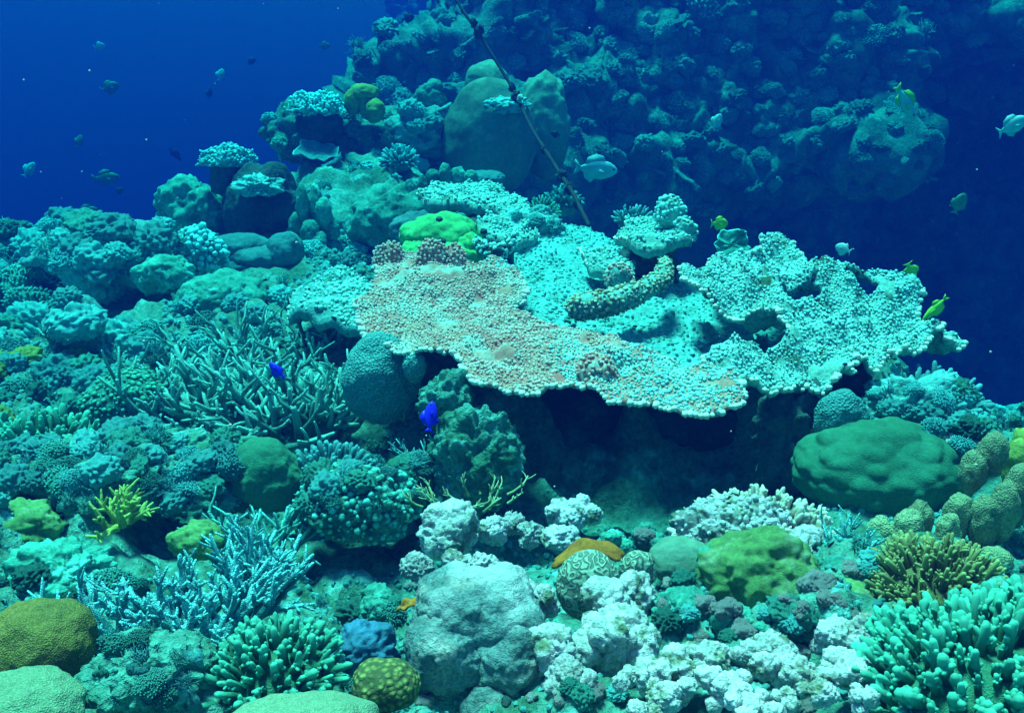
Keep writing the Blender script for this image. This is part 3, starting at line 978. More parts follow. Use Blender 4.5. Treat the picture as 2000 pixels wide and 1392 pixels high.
# knobbly limb lying across the slab
def knob_limb(name, label, pts, rads, sp, m=M_pale, mk2=M_pink, cat='coral'):
    w = [np.array(P(*p)) for p in pts]
    org = Vector(w[0])
    w = [p - np.array(org) for p in w]
    q, r = [], []
    for i in range(len(w) - 1):
        for k in range(4):
            f = k / 4
            q.append(w[i] * (1 - f) + w[i + 1] * f)
            r.append(rads[i] * (1 - f) + rads[i + 1] * f)
    q.append(w[-1])
    r.append(rads[-1])
    for _ in range(2):
        q = [q[0]] + [(q[i - 1] + q[i] * 2 + q[i + 1]) / 4 for i in range(1, len(q) - 1)] + [q[-1]]
    J = Join().add(*tube(q, r, 12, 0, .5))
    b = r[0]
    Vs, Fs = lump((b, b, b), 3, 2, big=.1)
    J.add(Vs + q[0], Fs)
    V, F, tt = J.out()
    V = V + (0.1 * b * fbm(V / b * 1.3, 2, 4))[:, None] * vnormals(V, np.concatenate([f if f.shape[1] == 3 else np.concatenate([f[:, :3], f[:, [0, 2, 3]]]) for f in F]))
    tri = np.concatenate([f if f.shape[1] == 3 else np.concatenate([f[:, :3], f[:, [0, 2, 3]]]) for f in F])
    t = thing(name, label, cat, org)
    mk('limb', V, F, m, t)
    knob_layer((V, tri), sp, sp * .48, sp * .75, 'polyps', mk2, t)
    return t
M_limb = mat('limb_polyps', (0.30, 0.24, 0.13), (0.24, 0.22, 0.12), 8, 120, .3, tipc=(0.60, 0.58, 0.46), vary=0)
knob_limb('branching_coral', 'long bone-like knobbly coral limb lying across the pale slab', [(1132, 600, 2.42), (1200, 590, 2.42), (1252, 570, 2.45), (1295, 545, 2.5), (1300, 512, 2.55)], [.032, .032, .026, .026, .016], .0095, mk2=M_limb)
knobby('knob_coral', 'small upright knobbed stump behind the bone-like limb', 1212, 548, 52, 60, 2.62, M_pale, M_pink, 7.5, 3.6, 6, s=41, big=.1)

# stacked small plates behind the slab
t, *_ = table('plate_coral', 'pale plate coral forming a wide mushroom cap under a round knob', [(1203, 455), (1225, 440), (1260, 432), (1300, 430), (1340, 430), (1358, 447), (1345, 470), (1290, 482), (1235, 478)], [(1205, 455, 2.85), (1350, 450, 2.95), (1280, 480, 2.78), (1280, 432, 3.15)], M_pale, M_pale, .010, .0048, .0065, M_rim, .016, .0075, res=.009, thick=.03, core=.04, rough=.012, fray=.012, s=18, test=lambda p, n: n[1] < .3)
knobby('knob_coral', 'round pale coral knob topping the mushroom-shaped plate', 1310, 420, 56, 62, 2.92, M_pale, M_pale, 8, 4, 5, s=44, big=.06, lobes=[((0, 0, 1), .25, .1)])
knobby('knob_coral', 'knobby pale lump at the end of the mushroom-shaped plate', 1338, 455, 46, 50, 2.85, M_pale, M_pale, 8, 4, 5, s=45, big=.2)
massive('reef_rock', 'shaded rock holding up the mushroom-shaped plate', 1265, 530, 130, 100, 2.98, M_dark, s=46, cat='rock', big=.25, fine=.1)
t, *_ = table('plate_coral', 'greenish pale plate coral leaning beside the mushroom-shaped plate', [(1128, 470), (1150, 480), (1180, 472), (1215, 490), (1250, 512), (1235, 530), (1195, 530), (1160, 515), (1135, 495)], [(1130, 475, 2.85), (1245, 520, 2.72), (1190, 528, 2.68), (1190, 474, 2.9)], M_pale, M_pale, .011, .0053, .0075, M_rim, .015, .007, res=.008, thick=.03, core=.05, rough=.016, fray=.014, s=19, test=lambda p, n: n[1] < .3)
# far pale plate on the crest above the lime sponge
t, *_ = table('plate_coral', 'ruffled pale plate coral above the lime green sponge', [(820, 372), (850, 362), (905, 352), (940, 358), (985, 368), (1010, 390), (1038, 425), (1042, 452), (1005, 458), (960, 446), (915, 440), (960, 425), (990, 420), (945, 408), (900, 402), (860, 398), (832, 390)], [(825, 375, 3.35), (910, 355, 3.65), (1030, 440, 3.1), (920, 438, 3.08), (1000, 385, 3.45)], M_pale, M_pale, .0115, .0056, .0075, M_rim, .014, .006, res=.011, thick=.035, core=.05, rough=.02, fray=.02, s=22, test=lambda p, n: n[1] < .3)
massive('reef_rock', 'pale rubble hump between the ruffled plate and the slab', 1035, 470, 120, 110, 3.15, M_sand, s=47, cat='rock', big=.2, fine=.12)
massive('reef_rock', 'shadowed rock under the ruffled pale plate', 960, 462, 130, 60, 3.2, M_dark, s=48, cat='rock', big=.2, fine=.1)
knob_limb('branching_coral', 'V-shaped dark coral twig with white knobs beside the lime sponge', [(925, 470, 2.9), (955, 492, 2.85), (985, 490, 2.85), (1000, 465, 2.9)], [.012, .018, .018, .014], .012, m=M_dark, mk2=M_pale)
# back-left plate behind the pink table
t, *_ = table('plate_coral', 'flat cyan plate coral sticking out behind the pink table', [(560, 610), (590, 560), (650, 530), (720, 540), (745, 590), (720, 628), (660, 625), (600, 622)], [(565, 605, 2.75), (720, 625, 2.55), (660, 535, 3.05), (740, 560, 2.9)], M_sand, M_pale, .012, .0058, .0075, M_rim, .016, .008, res=.010, thick=.03, core=.05, rough=.016, fray=.014, s=25, test=lambda p, n: n[1] < .3)

# ------------------------------------------------------------------ rock that carries the tables, round the dark hollow
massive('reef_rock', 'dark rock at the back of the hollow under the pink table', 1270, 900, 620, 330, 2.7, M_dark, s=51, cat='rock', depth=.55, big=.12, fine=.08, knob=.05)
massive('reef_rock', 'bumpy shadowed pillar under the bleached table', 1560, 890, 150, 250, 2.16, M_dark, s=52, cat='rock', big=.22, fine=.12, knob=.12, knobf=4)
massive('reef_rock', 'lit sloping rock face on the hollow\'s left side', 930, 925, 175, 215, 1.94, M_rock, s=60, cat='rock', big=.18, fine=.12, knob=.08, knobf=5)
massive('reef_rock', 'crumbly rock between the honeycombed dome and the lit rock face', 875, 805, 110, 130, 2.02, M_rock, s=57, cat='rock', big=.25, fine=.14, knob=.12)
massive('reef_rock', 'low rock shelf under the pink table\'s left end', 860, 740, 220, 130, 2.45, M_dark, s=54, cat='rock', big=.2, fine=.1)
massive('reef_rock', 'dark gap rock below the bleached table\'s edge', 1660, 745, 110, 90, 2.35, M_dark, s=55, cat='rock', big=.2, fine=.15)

# ================================================================== lime sponge and neighbours
V1, F1 = lump((.135, .12, .075), 5, 3, big=.1, bigf=2, fine=.02)
t = thing('sponge', 'bright lime green lumpy sponge behind the pink table', 'sponge', P(865, 500, 2.95))
J = Join()
for (dx, dz, r, dy) in [(-5, 38, (78, 60, 44), .03), (-45, 0, (40, 42, 38), -.02), (5, 2, (62, 46, 38), -.06), (48, 8, (34, 40, 46), -.02), (40, -22, (22, 25, 36), -.06)]:
    k = S(2.95)
    V, F = lump(np.array(r) * k, 4, int(r[0]), big=.12, bigf=1.8, fine=.02)
    J.add(V + np.array([dx * k, dy, dz * k]), F)
J.mk('body', M_lime, t)
for (px, py, r) in [(945, 452, 7), (862, 472, 9), (858, 428, 6), (880, 500, 6)]:
    V, F = lump((r * S(2.95), .012, r * S(2.95) * .8), 2, px)
    mk('pore', V + (np.array(P(px, py, 2.79)) - np.array(t.location)), F, M_dark, t)
massive('massive_coral', 'bluish rounded coral half behind the lime sponge', 808, 465, 95, 95, 3.2, M_leaf, s=61, big=.12)
massive('leather_coral', 'dull green wrinkled mound behind the bluish rounded coral', 752, 440, 175, 130, 3.8, M_head, s=62, cat='coral', big=.18, fine=.1, knob=.04)

# ================================================================== massive domes
def dome(name, label, px, py, w, h, d, m, n=5, s=0, **kw):
    return massive(name, label, px, py, w, h, d, m, n, s, big=kw.pop('big', .09), fine=kw.pop('fine', .01), **kw)
dome('massive_coral', 'teal honeycombed dome coral under the pink table\'s left end', 740, 755, 150, 190, 2.18, M_dome, s=71)
dome('massive_coral', 'smaller teal swelling behind the honeycombed dome', 808, 722, 46, 66, 2.12, M_dome, s=72)
dome('massive_coral', 'teal honeycombed dome beside the shadowed pillar', 1652, 830, 104, 120, 2.06, M_dome, s=73)
dome('massive_coral', 'olive yellow fine-grained dome coral in the bottom left corner', 45, 1300, 225, 190, 1.2, M_domey, n=5, s=74)
dome('massive_coral', 'pale green dome coral cut by the bottom left corner', 0, 1445, 260, 150, 1.06, M_domep, n=5, s=75)
dome('massive_coral', 'pale green dome coral cut by the picture\'s bottom edge', 560, 1555, 380, 200, 1.01, M_domep, n=5, s=76)
massive('lobed_coral', 'big dark green lobed coral beside the stubby tan columns', 1745, 955, 340, 200, 1.96, M_lobed, n=5, s=77, big=.07, fine=.008, knob=.075, knobf=3.4, kstretch=(.8, .8, 1.5), depth=.7)
massive('massive_coral', 'lumpy mossy green coral below the pale brown finger coral', 1500, 1155, 230, 165, 1.45, M_green, n=5, s=78, big=.16, bigf=2.2, fine=.02, knob=.10, knobf=2.4)
massive('massive_coral', 'mossy green lobe trailing off beside the lumpy green coral', 1655, 1195, 130, 85, 1.42, M_green, n=5, s=79, big=.14, fine=.02, knob=.08, knobf=2.4)
massive('massive_coral', 'dark smooth dome flecked with white beside the small brain coral', 1335, 1115, 130, 90, 1.52, M_brown, s=80, big=.06, fine=.02)
massive('brain_coral', 'grey green brain coral with winding ridges', 1150, 1165, 128, 150, 1.4, M_brain, n=5, s=81, big=.06, fine=0)
massive('brain_coral', 'small knobbly brain coral next to the dark smooth dome', 1248, 1125, 74, 80, 1.48, M_brain, n=4, s=82, big=.1, fine=.03)
# the big boulder in front
t = thing('boulder', 'big grey boulder coral with pale top and drooping lobes', 'coral', P(930, 1415, 1.25))
k = S(1.27)
J = Join()
for (dx, dz, r, dy, sd_) in [(-5, 140, (142, 120, 118), .10, 3), (-45, 100, (96, 90, 100), .06, 4), (62, 85, (88, 80, 100), .05, 5), (30, 25, (62, 56, 58), .01, 6), (-90, 60, (50, 60, 70), .06, 7)]:
    V, F = lump(np.array(r) * k * .93, 5 if r[0] > 80 else 4, sd_, big=.16, fine=.025, finef=7, knob=.02, knobf=9)
    Q_ = V + np.array([dx * k, dy, dz * k])
    J.add(Q_, F, sstep(.10, .17, Q_[:, 2] + .05 * fbm(Q_ * 14, 3, 2) + .12 * Q_[:, 0]) * .9)
J.mk('body', M_boul, t)
V, F = lump((9 * k, .01, 8 * k), 2, 5)
mk('pore', V + np.array([58 * k, -.055, 122 * k]), F, M_dark, t)

# ================================================================== branching corals
rr = random.Random(5)
M_wiry = mat('wiry', (0.28, 0.34, 0.16), (0.22, 0.28, 0.14), 20, 100, .3, tipc=(0.5, 0.56, 0.34))
def radial(n, lmin, lmax, polar0=.3, polar1=1.25, az0=0, az1=2 * PI, rr=rr):
    out = []
    for k in range(n):
        a = az0 + (az1 - az0) * (k + rr.uniform(-.4, .4)) / n
        po = rr.uniform(polar0, polar1)
        out.append(((math.sin(po) * math.cos(a), math.sin(po) * math.sin(a), math.cos(po)), rr.uniform(lmin, lmax)))
    return out
# grey green staghorn thicket left of the honeycombed dome
g0, d0 = G(500, 815)
staghorn('staghorn_coral', 'large grey green staghorn thicket with pale tips around the small blue fish', g0, radial(52, .09, .17, .35, 1.35) + radial(30, .08, .16, .1, .9), .0115, M_stag, 3, 1, 4, .55, .55, .07, .16)
g1, d1 = G(395, 800)
staghorn('staghorn_coral', 'left-hand offshoot of the grey green staghorn thicket', g1, radial(24, .08, .15, .3, 1.3), .0105, M_stag, 4, 1, 4, .55, .55, .06, .09)
g1, d1 = G(640, 800)
staghorn('staghorn_coral', 'grey green staghorn sprig in front of the honeycombed dome', g1 + Vector((0, -.03, 0)), radial(20, .08, .15, .3, 1.4), .0105, M_stag, 14, 1, 4, .55, .55, .06, .07)
g1, d1 = G(545, 700)
staghorn('staghorn_coral', 'back row of grey green staghorn branches below the cyan plate', g1, radial(28, .08, .15, .2, 1.2), .0085, M_stag, 24, 1, 4, .55, .5, .06, .14)
# pale blue staghorn in the lower left
g1, d1 = G(330, 1290)
staghorn('staghorn_coral', 'pale blue green staghorn with spiky side twigs in the lower left', g1 + Vector((0, .05, 0)), radial(46, .055, .092, .15, 1.25), .0074, M_stagc, 5, 1, 9, .24, .35, .05, .06)
g1, d1 = G(430, 1270)
staghorn('staghorn_coral', 'pale feathery staghorn sweeping up beside the bright green finger coral', g1 + Vector((0, .08, 0)), [((math.sin(a), .25 + rr.uniform(-.2, .2), math.cos(a) * 1.0), rr.uniform(.085, .13)) for a in np.linspace(-.25, 1.05, 34)], .0056, M_stagc, 6, 1, 9, .2, .25, .03, .03)
g1, d1 = G(235, 1255)
staghorn('staghorn_coral', 'pale staghorn sprig leaning towards the olive yellow dome', g1, radial(14, .06, .10, .3, 1.2, PI * .6, PI * 1.5), .006, M_stagc, 7, 1, 5, .4, .2, .05, .03)
g1, d1 = G(490, 1110)
staghorn('branching_coral', 'shaded bushy twig coral above the pale feathery staghorn', g1, radial(20, .07, .12, .1, 1.0), .0065, M_head, 8, 1, 5, .45, .25, .05, .04)
g1, d1 = G(1665, 1120)
staghorn('staghorn_coral', 'small cyan staghorn between the finger coral and the brown bush', P(1660, 1130, 1.6), radial(13, .06, .10, .1, .9), .0050, M_stagc, 9, 1, 6, .36, .2, .05, .03)
# wiry twigs
g1, d1 = G(850, 905)
staghorn('branching_coral', 'thin wiry white twig coral under the tall blue fish', P(845, 905, 2.05), radial(26, .05, .10, .7, 1.5), .0026, M_leaf, 10, 1, 6, .3, .3, .06, .05)
staghorn('branching_coral', 'yellowish wiry twig coral on the rock below the hollow\'s left side', P(925, 990, 1.86), radial(24, .035, .06, .6, 1.5), .0030, M_wiry, 11, 1, 5, .35, .4, .05, .05)
staghorn('branching_coral', 'yellow green bushy coral hanging at the dark ledge', P(245, 1020, 1.82), radial(14, .04, .06, .2, 1.5), .008, M_heady, 12, 1, 5, .45, .3, .0, .02)

# ================================================================== finger corals
k = S(1.65)
finger_colony('finger_coral', 'pale brown finger coral with white tips on top of the tilted white rock', P(1475, 1075, 1.70), (.125, .10, .075), 170, .036, .17, M_tan, M_tan, nub=3, seed=3, up=.1, taper=.5)
finger_colony('finger_coral', 'olive brown bushy finger coral in front of the stubby columns', P(1825, 1175, 1.45), (.088, .08, .066), 285, .036, .095, M_olive, M_olive, nub=3, seed=4, up=.15, taper=.7)
finger_colony('finger_coral', 'bright green finger coral beside the pale feathery staghorn', P(540, 1335, 1.22), (.075, .07, .055), 190, .028, .16, M_greenb, M_lobed, nub=2, seed=5, up=.1, taper=.7)
finger_colony('finger_coral', 'large bright green finger coral filling the bottom right corner', P(1930, 1385, 1.16), (.14, .125, .095), 298, .038, .155, M_greenb, M_lobed, nub=5, seed=6, up=.2, taper=.7, polar=1.5)
finger_colony('finger_coral', 'bright green finger coral rising at the right edge above the corner', P(2010, 1310, 1.22), (.095, .09, .072), 240, .036, .155, M_greenb, M_lobed, nub=5, seed=26, up=.2, taper=.7, polar=1.5)
finger_colony('finger_coral', 'bright green finger coral lobe in front of the olive bush', P(1800, 1300, 1.26), (.065, .06, .04), 110, .032, .18, M_greenb, M_greenb, nub=4, seed=7, up=.2, taper=.75)
finger_colony('finger_coral', 'pale blue nubby coral clump below the staghorn thicket', P(645, 935, 2.06), (.085, .075, .05), 130, .026, .19, M_stagc, M_head, nub=1, seed=8, up=.1, taper=.8)
finger_colony('finger_coral', 'cyan finger coral fan behind the bleached table\'s outer tip', P(1815, 800, 2.22), (.085, .08, .045), 90, .055, .13, M_stagc, M_sand, nub=2, seed=9, up=.1)
finger_colony('finger_coral', 'light green finger thicket at the left picture edge', P(85, 900, 2.15), (.13, .11, .07), 150, .045, .15, M_greenb, M_head, nub=2, seed=10, up=.1)
finger_colony('finger_coral', 'small spiny ball coral behind the slab', P(1060, 420, 3.5), (.045, .045, .035), 90, .03, .12, M_greenb, M_head, nub=0, seed=11, up=.1)
finger_colony('finger_coral', 'dim spiny coral near the rope\'s foot', P(1100, 400, 4.1), (.06, .06, .05), 70, .035, .14, M_head, M_head, nub=1, seed=12, up=.1)
finger_colony('finger_coral', 'white-dotted round coral on the far outcrop', P(780, 315, 4.75), (.075, .07, .06), 110, .03, .2, M_headc, M_head, nub=0, seed=13, up=.1, taper=.8, polar=1.9)
finger_colony('finger_coral', 'low fan of ribbed fingers behind the mushroom-shaped plate', P(1235, 435, 3.2), (.05, .04, .03), 60, .03, .16, M_leaf, M_leaf, nub=0, seed=14, up=.1)

def columns(name, label, px, py, d, spots, m, seed=0):
    """a clump of stubby rounded columns, each a part: (dx, dy, radius, height) in pixels"""
    k = S(d)
    t = thing(name, label, 'coral', P(px, py, d))
    for i, (dx, dy, r, h, yo) in enumerate(spots):
        V, F = lump((r * k, r * k, h * k / 2), 3, seed + i, big=.12, fine=.05, knob=.05, knobf=3)
        mk('column', V + np.array([dx * k, yo, (h / 2 - dy) * k]), F, m, t)
    return t
M_col = mat('tan_column', (0.50, 0.50, 0.28), (0.32, 0.35, 0.19), 12, 130, .5, c3=(0.42, 0.36, 0.20), cell=260, cellcol=.4, bump=.7, bdist=.003)
rr = random.Random(9)
columns('column_coral', 'tan stubby column coral crowded at the right picture edge', 1860, 1075, 1.78, [(-135, 10, 26, 70, .02), (-95, 5, 30, 95, .0), (-60, 0, 26, 90, .03), (-15, 10, 24, 90, .0), (20, 0, 28, 100, .04), (62, 5, 30, 110, .02), (100, 0, 30, 130, .03), (135, -20, 32, 140, .05), (80, -60, 26, 90, .12), (125, -90, 28, 90, .14), (-40, 30, 28, 60, -.03), (10, 30, 26, 60, -.04), (-110, 35, 24, 50, -.03), (70, 35, 30, 60, -.03)], M_col, 100)
columns('column_coral', 'yellowish column coral rising at the right picture edge', 1995, 960, 1.95, [(-20, 0, 26, 110, 0), (8, 10, 30, 130, .03), (30, 0, 28, 90, -.02), (-5, 30, 24, 60, -.04)], M_heady, 130)
columns('column_coral', 'grey column coral on the crest beside the dark rock pillar', 610, 450, 4.1, [(-15, 0, 13, 90, 0), (8, -5, 15, 80, .03), (25, 5, 16, 70, 0), (-30, 15, 13, 50, -.02), (0, 25, 18, 50, -.05), (38, 25, 15, 50, 0), (15, 40, 18, 45, -.06)], M_head, 150)
columns('column_coral', 'two grey coral fingers on the crest above the wrinkled mound', 815, 395, 3.9, [(-12, 0, 11, 45, 0), (10, 0, 10, 50, .02), (28, 8, 12, 40, .02)], M_head, 170)
columns('column_coral', 'stubby grey columns behind the ruffled pale plate', 905, 362, 4.2, [(-60, 8, 14, 40, 0), (-35, 0, 13, 42, 0), (-10, 2, 16, 36, .02), (15, 0, 14, 30, 0)], M_head, 180)

# ================================================================== nubby tables and lumps on the far outcrop
def nubtable(name, label, px, py, w, h, d, m, mbase, s):
    """a rounded nubbed disc on a short stalk"""
    k = S(d)
    t = thing(name, label, 'coral', P(px, py + h * .8, d))
    V, F = lump((w * k / 2, w * k / 2 * .8, h * k / 2), 4, s, big=.2, bigf=2.2, fine=.06)
    V[:, 2] = np.where(V[:, 2] < 0, V[:, 2] * .4, V[:, 2])
    V[:, 2] += h * k * .5
    mk('disc', V, F, mbase, t)
    knob_layer((V, F), 6.2 * k, 2.8 * k, 6 * k, 'polyps', m, t, nzmin=-.1)
    V, F = lump((w * k * .38, w * k * .34, h * k * .75), 3, s + 1, big=.25, fine=.12)
    mk('stalk', V, F, M_dark, t)
    return t
nubtable('table_coral', 'round nubby table coral topping the far outcrop against open water', 621, 196, 108, 58, 5.0, M_headc, M_head, 201)
nubtable('table_coral', 'pale lumpy table coral topping the dark rock pillar', 448, 300, 100, 55, 4.3, M_headc, M_headc, 202)

massive('reef_outcrop', 'far outcrop of overgrown rock in front of open water', 700, 285, 330, 120, 5.25, M_rock, n=5, s=211, cat='rock', big=.25, bigf=2.2, fine=.12, knob=.14, knobf=3.5)
massive('reef_outcrop', 'left shoulder of the far outcrop below the nubby table coral', 590, 265, 150, 110, 5.1, M_rock, n=5, s=212, cat='rock', big=.25, fine=.12, knob=.14, knobf=3.5)
massive('reef_outcrop', 'rubble shoulder joining the far outcrop to the brown boulder', 815, 265, 120, 90, 5.1, M_sand, n=4, s=213, cat='rock', big=.25, fine=.12, knob=.14, knobf=3.5)
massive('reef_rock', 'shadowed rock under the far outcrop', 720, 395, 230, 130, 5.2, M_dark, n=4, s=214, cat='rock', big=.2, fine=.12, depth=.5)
massive('massive_coral', 'tall smooth brown boulder coral behind the lime sponge', 955, 285, 190, 215, 5.0, M_brown, n=5, s=221, big=.07, fine=.01, lobes=[((.2, -.3, .9), .3, .12)])
massive('massive_coral', 'small smooth dome crowning the tall brown boulder', 950, 162, 88, 82, 5.05, M_brown, n=4, s=222, big=.06, fine=.01)
massive('massive_coral', 'mottled brown ridge on the far side of the rope', 1062, 258, 110, 200, 5.3, M_brown, n=5, s=223, big=.12, fine=.05)
massive('reef_rock', 'pale encrusted saddle under the crowning dome', 985, 208, 100, 34, 4.9, M_sand, n=4, s=224, cat='rock', big=.2, fine=.15)
massive('massive_coral', 'brown knob pair beside the tall brown boulder', 838, 195, 70, 64, 5.2, M_head, n=4, s=225, big=.3, bigf=1.4, fine=.03)
massive('massive_coral', 'pale smooth patch at the tall boulder\'s foot', 948, 352, 80, 30, 4.4, M_leaf, n=4, s=226, big=.08)
columns('lobed_coral', 'green lobed coral perched beside the nubby table coral', 712, 225, 5.05, [(-22, 0, 18, 50, 0), (0, -25, 26, 34, .02), (5, 5, 16, 50, 0), (22, 12, 20, 44, -.04)], M_heady, 230)

# dark rock pillar with a pale top and the smooth lobed coral under it
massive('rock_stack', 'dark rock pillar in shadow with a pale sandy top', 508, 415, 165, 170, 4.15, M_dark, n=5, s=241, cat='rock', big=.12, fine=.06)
massive('reef_rock', 'pale sand-covered cap on the dark rock pillar', 500, 368, 84, 34, 4.04, M_sand, n=4, s=242, cat='rock', big=.35, bigf=2.5, fine=.2)
massive('massive_coral', 'rounded pale coral at the edge of the sandy cap', 533, 350, 44, 40, 4.15, M_headc, n=4, s=243, big=.12)
t = thing('lobed_coral', 'smooth blue grey coral with lip-like folds under the dark pillar', 'coral', P(510, 530, 3.85))
k = S(3.85)
J = Join()
for (dx, dz, r, dy, s_) in [(-40, 50, (62, 40, 26), .0, 1), (0, 34, (70, 45, 24), -.02, 2), (52, 42, (36, 36, 40), -.03, 3), (-10, 16, (80, 45, 24), -.03, 4)]:
    V, F = lump(np.array(r) * k, 4, 245 + s_, big=.1, fine=.01)
    J.add(V + np.array([dx * k, dy, dz * k]), F)
J.mk('body', M_leaf, t)
massive('reef_rock', 'overgrown dark rock on the crest beside the pillar', 365, 420, 120, 120, 4.35, M_head, n=5, s=247, cat='rock', big=.25, fine=.12, knob=.12, knobf=3.5)

# leaf-like plates
def leaf_plate(name, label, px, py, d, w, h, m, s=0, pitch=.5, yaw=0.0, cat='coral', group=None):
    """thin ruffled leaf-shaped coral plate with a pale growing edge"""
    k = S(d)
    nr, na = 9, 40
    V, T = [], []
    for side in (0, 1):
        for i in range(nr + 1):
            f = i / nr
            for j in range(na):
                a = 2 * PI * j / na
                ru = 1 + .10 * math.sin(2 * a + s) + .07 * math.sin(5 * a + s * 2) + .05 * math.sin(11 * a + s) + .03 * math.sin(17 * a)
                x, y = math.cos(a) * f * ru, math.sin(a) * f * ru
                z = .10 * f * f * math.sin(3 * a + s) + .06 * f * math.sin(8 * a + s) + .20 * f * f + .03 * math.sin(9 * f + 5 * a) - (.05 if side else 0) * (1.2 - f)
                V.append((x * w * k / 2, y * h * k / 2, z * w * k / 2))
                T.append(1.0 if i == nr else 0)
    V = np.array(V)
    n1 = (nr + 1) * na
    F = []
    for side in (0, 1):
        o = side * n1
        for i in range(nr):
            for j in range(na):
                q = (o + i * na + j, o + i * na + (j + 1) % na, o + (i + 1) * na + (j + 1) % na, o + (i + 1) * na + j)
                F.append(q if not side else q[::-1])
    for j in range(na):
        a, b = nr * na + j, nr * na + (j + 1) % na
        F.append((a, b, b + n1, a + n1))
    R = np.array(Matrix.Rotation(yaw, 3, 'Z') @ Matrix.Rotation(pitch, 3, 'X'))
    o = mk(name, V @ R.T, np.array(F), m, loc=P(px, py, d), tip=np.array(T))
    return tag(o, label, cat, group)
leaf_plate('plate_coral', 'thin leaf plate coral hanging off the far outcrop', 618, 300, 4.9, 80, 80, M_leaf, 2, .35, .2)
leaf_plate('plate_coral', 'fan-shaped plate coral standing behind the bleached table', 1428, 478, 3.1, 76, 56, M_head, 5, 1.0, .1)

# ================================================================== rocks of the near left
massive('reef_ledge', 'overgrown ledge above the long dark gap on the left', 210, 965, 460, 120, 1.92, M_rock, n=5, s=301, cat='rock', big=.2, bigf=2, fine=.12, knob=.14, knobf=4, depth=.6)
massive('reef_ledge', 'low end of the overgrown ledge near the tent-shaped mound', 430, 950, 200, 110, 2.0, M_head, n=5, s=302, cat='rock', big=.2, bigf=2, fine=.12, knob=.14, knobf=4, depth=.7)
massive('massive_coral', 'tent-shaped smooth green mound coral beside the nubby clump', 508, 955, 160, 130, 1.98, M_lobed, n=5, s=303, big=.1, fine=.02, lobes=[((0, -.2, 1), .25, .25)])
knobby('reef_rock', 'knobbly overhanging coral rock above the sandy gap', 690, 1010, 220, 130, 1.86, M_rock, M_head, 13, 6, 8, s=304, n=5, cat='rock', big=.2, fine=.08, knob=.10, knobf=4, depth=.75)
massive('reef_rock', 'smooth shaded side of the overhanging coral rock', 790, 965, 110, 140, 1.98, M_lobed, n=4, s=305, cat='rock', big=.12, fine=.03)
massive('reef_ledge', 'overgrown ledge above the dark hole in the left reef', 200, 515, 270, 110, 3.5, M_sand, n=5, s=306, cat='rock', big=.22, bigf=2, fine=.12, knob=.16, knobf=4, depth=.6)
massive('massive_coral', 'green wrinkled mound beside the dark hole in the left reef', 305, 545, 120, 80, 3.4, M_head, n=4, s=307, big=.15, fine=.08)
massive('reef_rock', 'pale sandy hump in front of the dark hole', 130, 640, 120, 100, 2.9, M_sand, n=4, s=308, cat='rock', big=.15, fine=.06)
knobby('knob_coral', 'pale green crumbly coral head left of the lip-like coral', 372, 505, 105, 90, 3.6, M_headc, M_headc, 10, 5, 8, s=309, n=4, big=.25, fine=.06)
massive('massive_coral', 'greenish mound with a rough top behind the staghorn thicket', 420, 590, 170, 90, 3.2, M_head, n=4, s=310, big=.15, fine=.08)
knobby('knob_coral', 'light green cushion coral left of the staghorn thicket', 225, 800, 165, 110, 2.42, M_head, M_greenb, 10, 4.5, 6, s=311, n=4, big=.12)
massive('massive_coral', 'yellow green rounded lump above the pale blue staghorn', 380, 1070, 95, 70, 1.72, M_green, n=4, s=312, big=.2, bigf=2, knob=.1, knobf=2.5)
massive('reef_rock', 'blue green weathered rock between the two pale domes', 270, 1360, 230, 130, 1.14, M_rock, n=5, s=313, cat='rock', big=.2, fine=.1, knob=.1, knobf=3)
massive('reef_rock', 'dark mossy rock above the olive yellow dome', 90, 1160, 190, 130, 1.55, M_head, n=5, s=314, cat='rock', big=.2, fine=.12, knob=.12, knobf=4)
massive('reef_rock', 'mossy lump at the left picture edge under the ledge', 20, 1050, 150, 90, 1.8, M_green, n=4, s=315, cat='rock', big=.2, fine=.12, knob=.12, knobf=4)
massive('sponge', 'blue crusty sponge beside the big grey boulder', 715, 1290, 120, 110, 1.3, M_blueh, n=4, s=316, cat='sponge', big=.2, fine=.1)
massive('massive_coral', 'yellow honeycombed coral at the foot of the big grey boulder', 750, 1365, 140, 100, 1.15, mat('yellow_honeycomb', (0.34, 0.36, 0.10), (0.28, 0.30, 0.08), 8, 120, .3, cell=120, cellcol=.8, bump=.8, bdist=.004), n=5, s=317, big=.08, fine=.01)

# ================================================================== pale rubble and rocks of the near right
t = knobby('reef_rock', 'tilted white crusted rock under the pale brown finger coral', 1450, 1060, 215, 130, 1.60, M_white, M_white, 13, 5, 5, s=331, n=5, cat='rock', big=.2, fine=.08, knob=.1, knobf=4, depth=.6)
massive('reef_rock', 'white crusted rock beside the olive brown bush', 1700, 1165, 70, 90, 1.5, M_white, n=4, s=332, cat='rock', big=.25, fine=.1)
massive('reef_rock', 'cyan rubble bank sloping down below the bleached table\'s tip', 1800, 830, 200, 150, 2.13, M_sand, n=5, s=333, cat='rock', big=.2, fine=.1, knob=.12, knobf=5, depth=.7)
massive('reef_rock', 'pale blue rubble bank above the tan columns', 1900, 905, 150, 120, 2.02, M_white, n=5, s=334, cat='rock', big=.2, fine=.1, knob=.14, knobf=5, depth=.7)
massive('massive_coral', 'green knobbly rock between the rubble bank and the teal dome', 1735, 862, 120, 40, 2.02, M_head, n=4, s=335, big=.2, fine=.1, knob=.12)
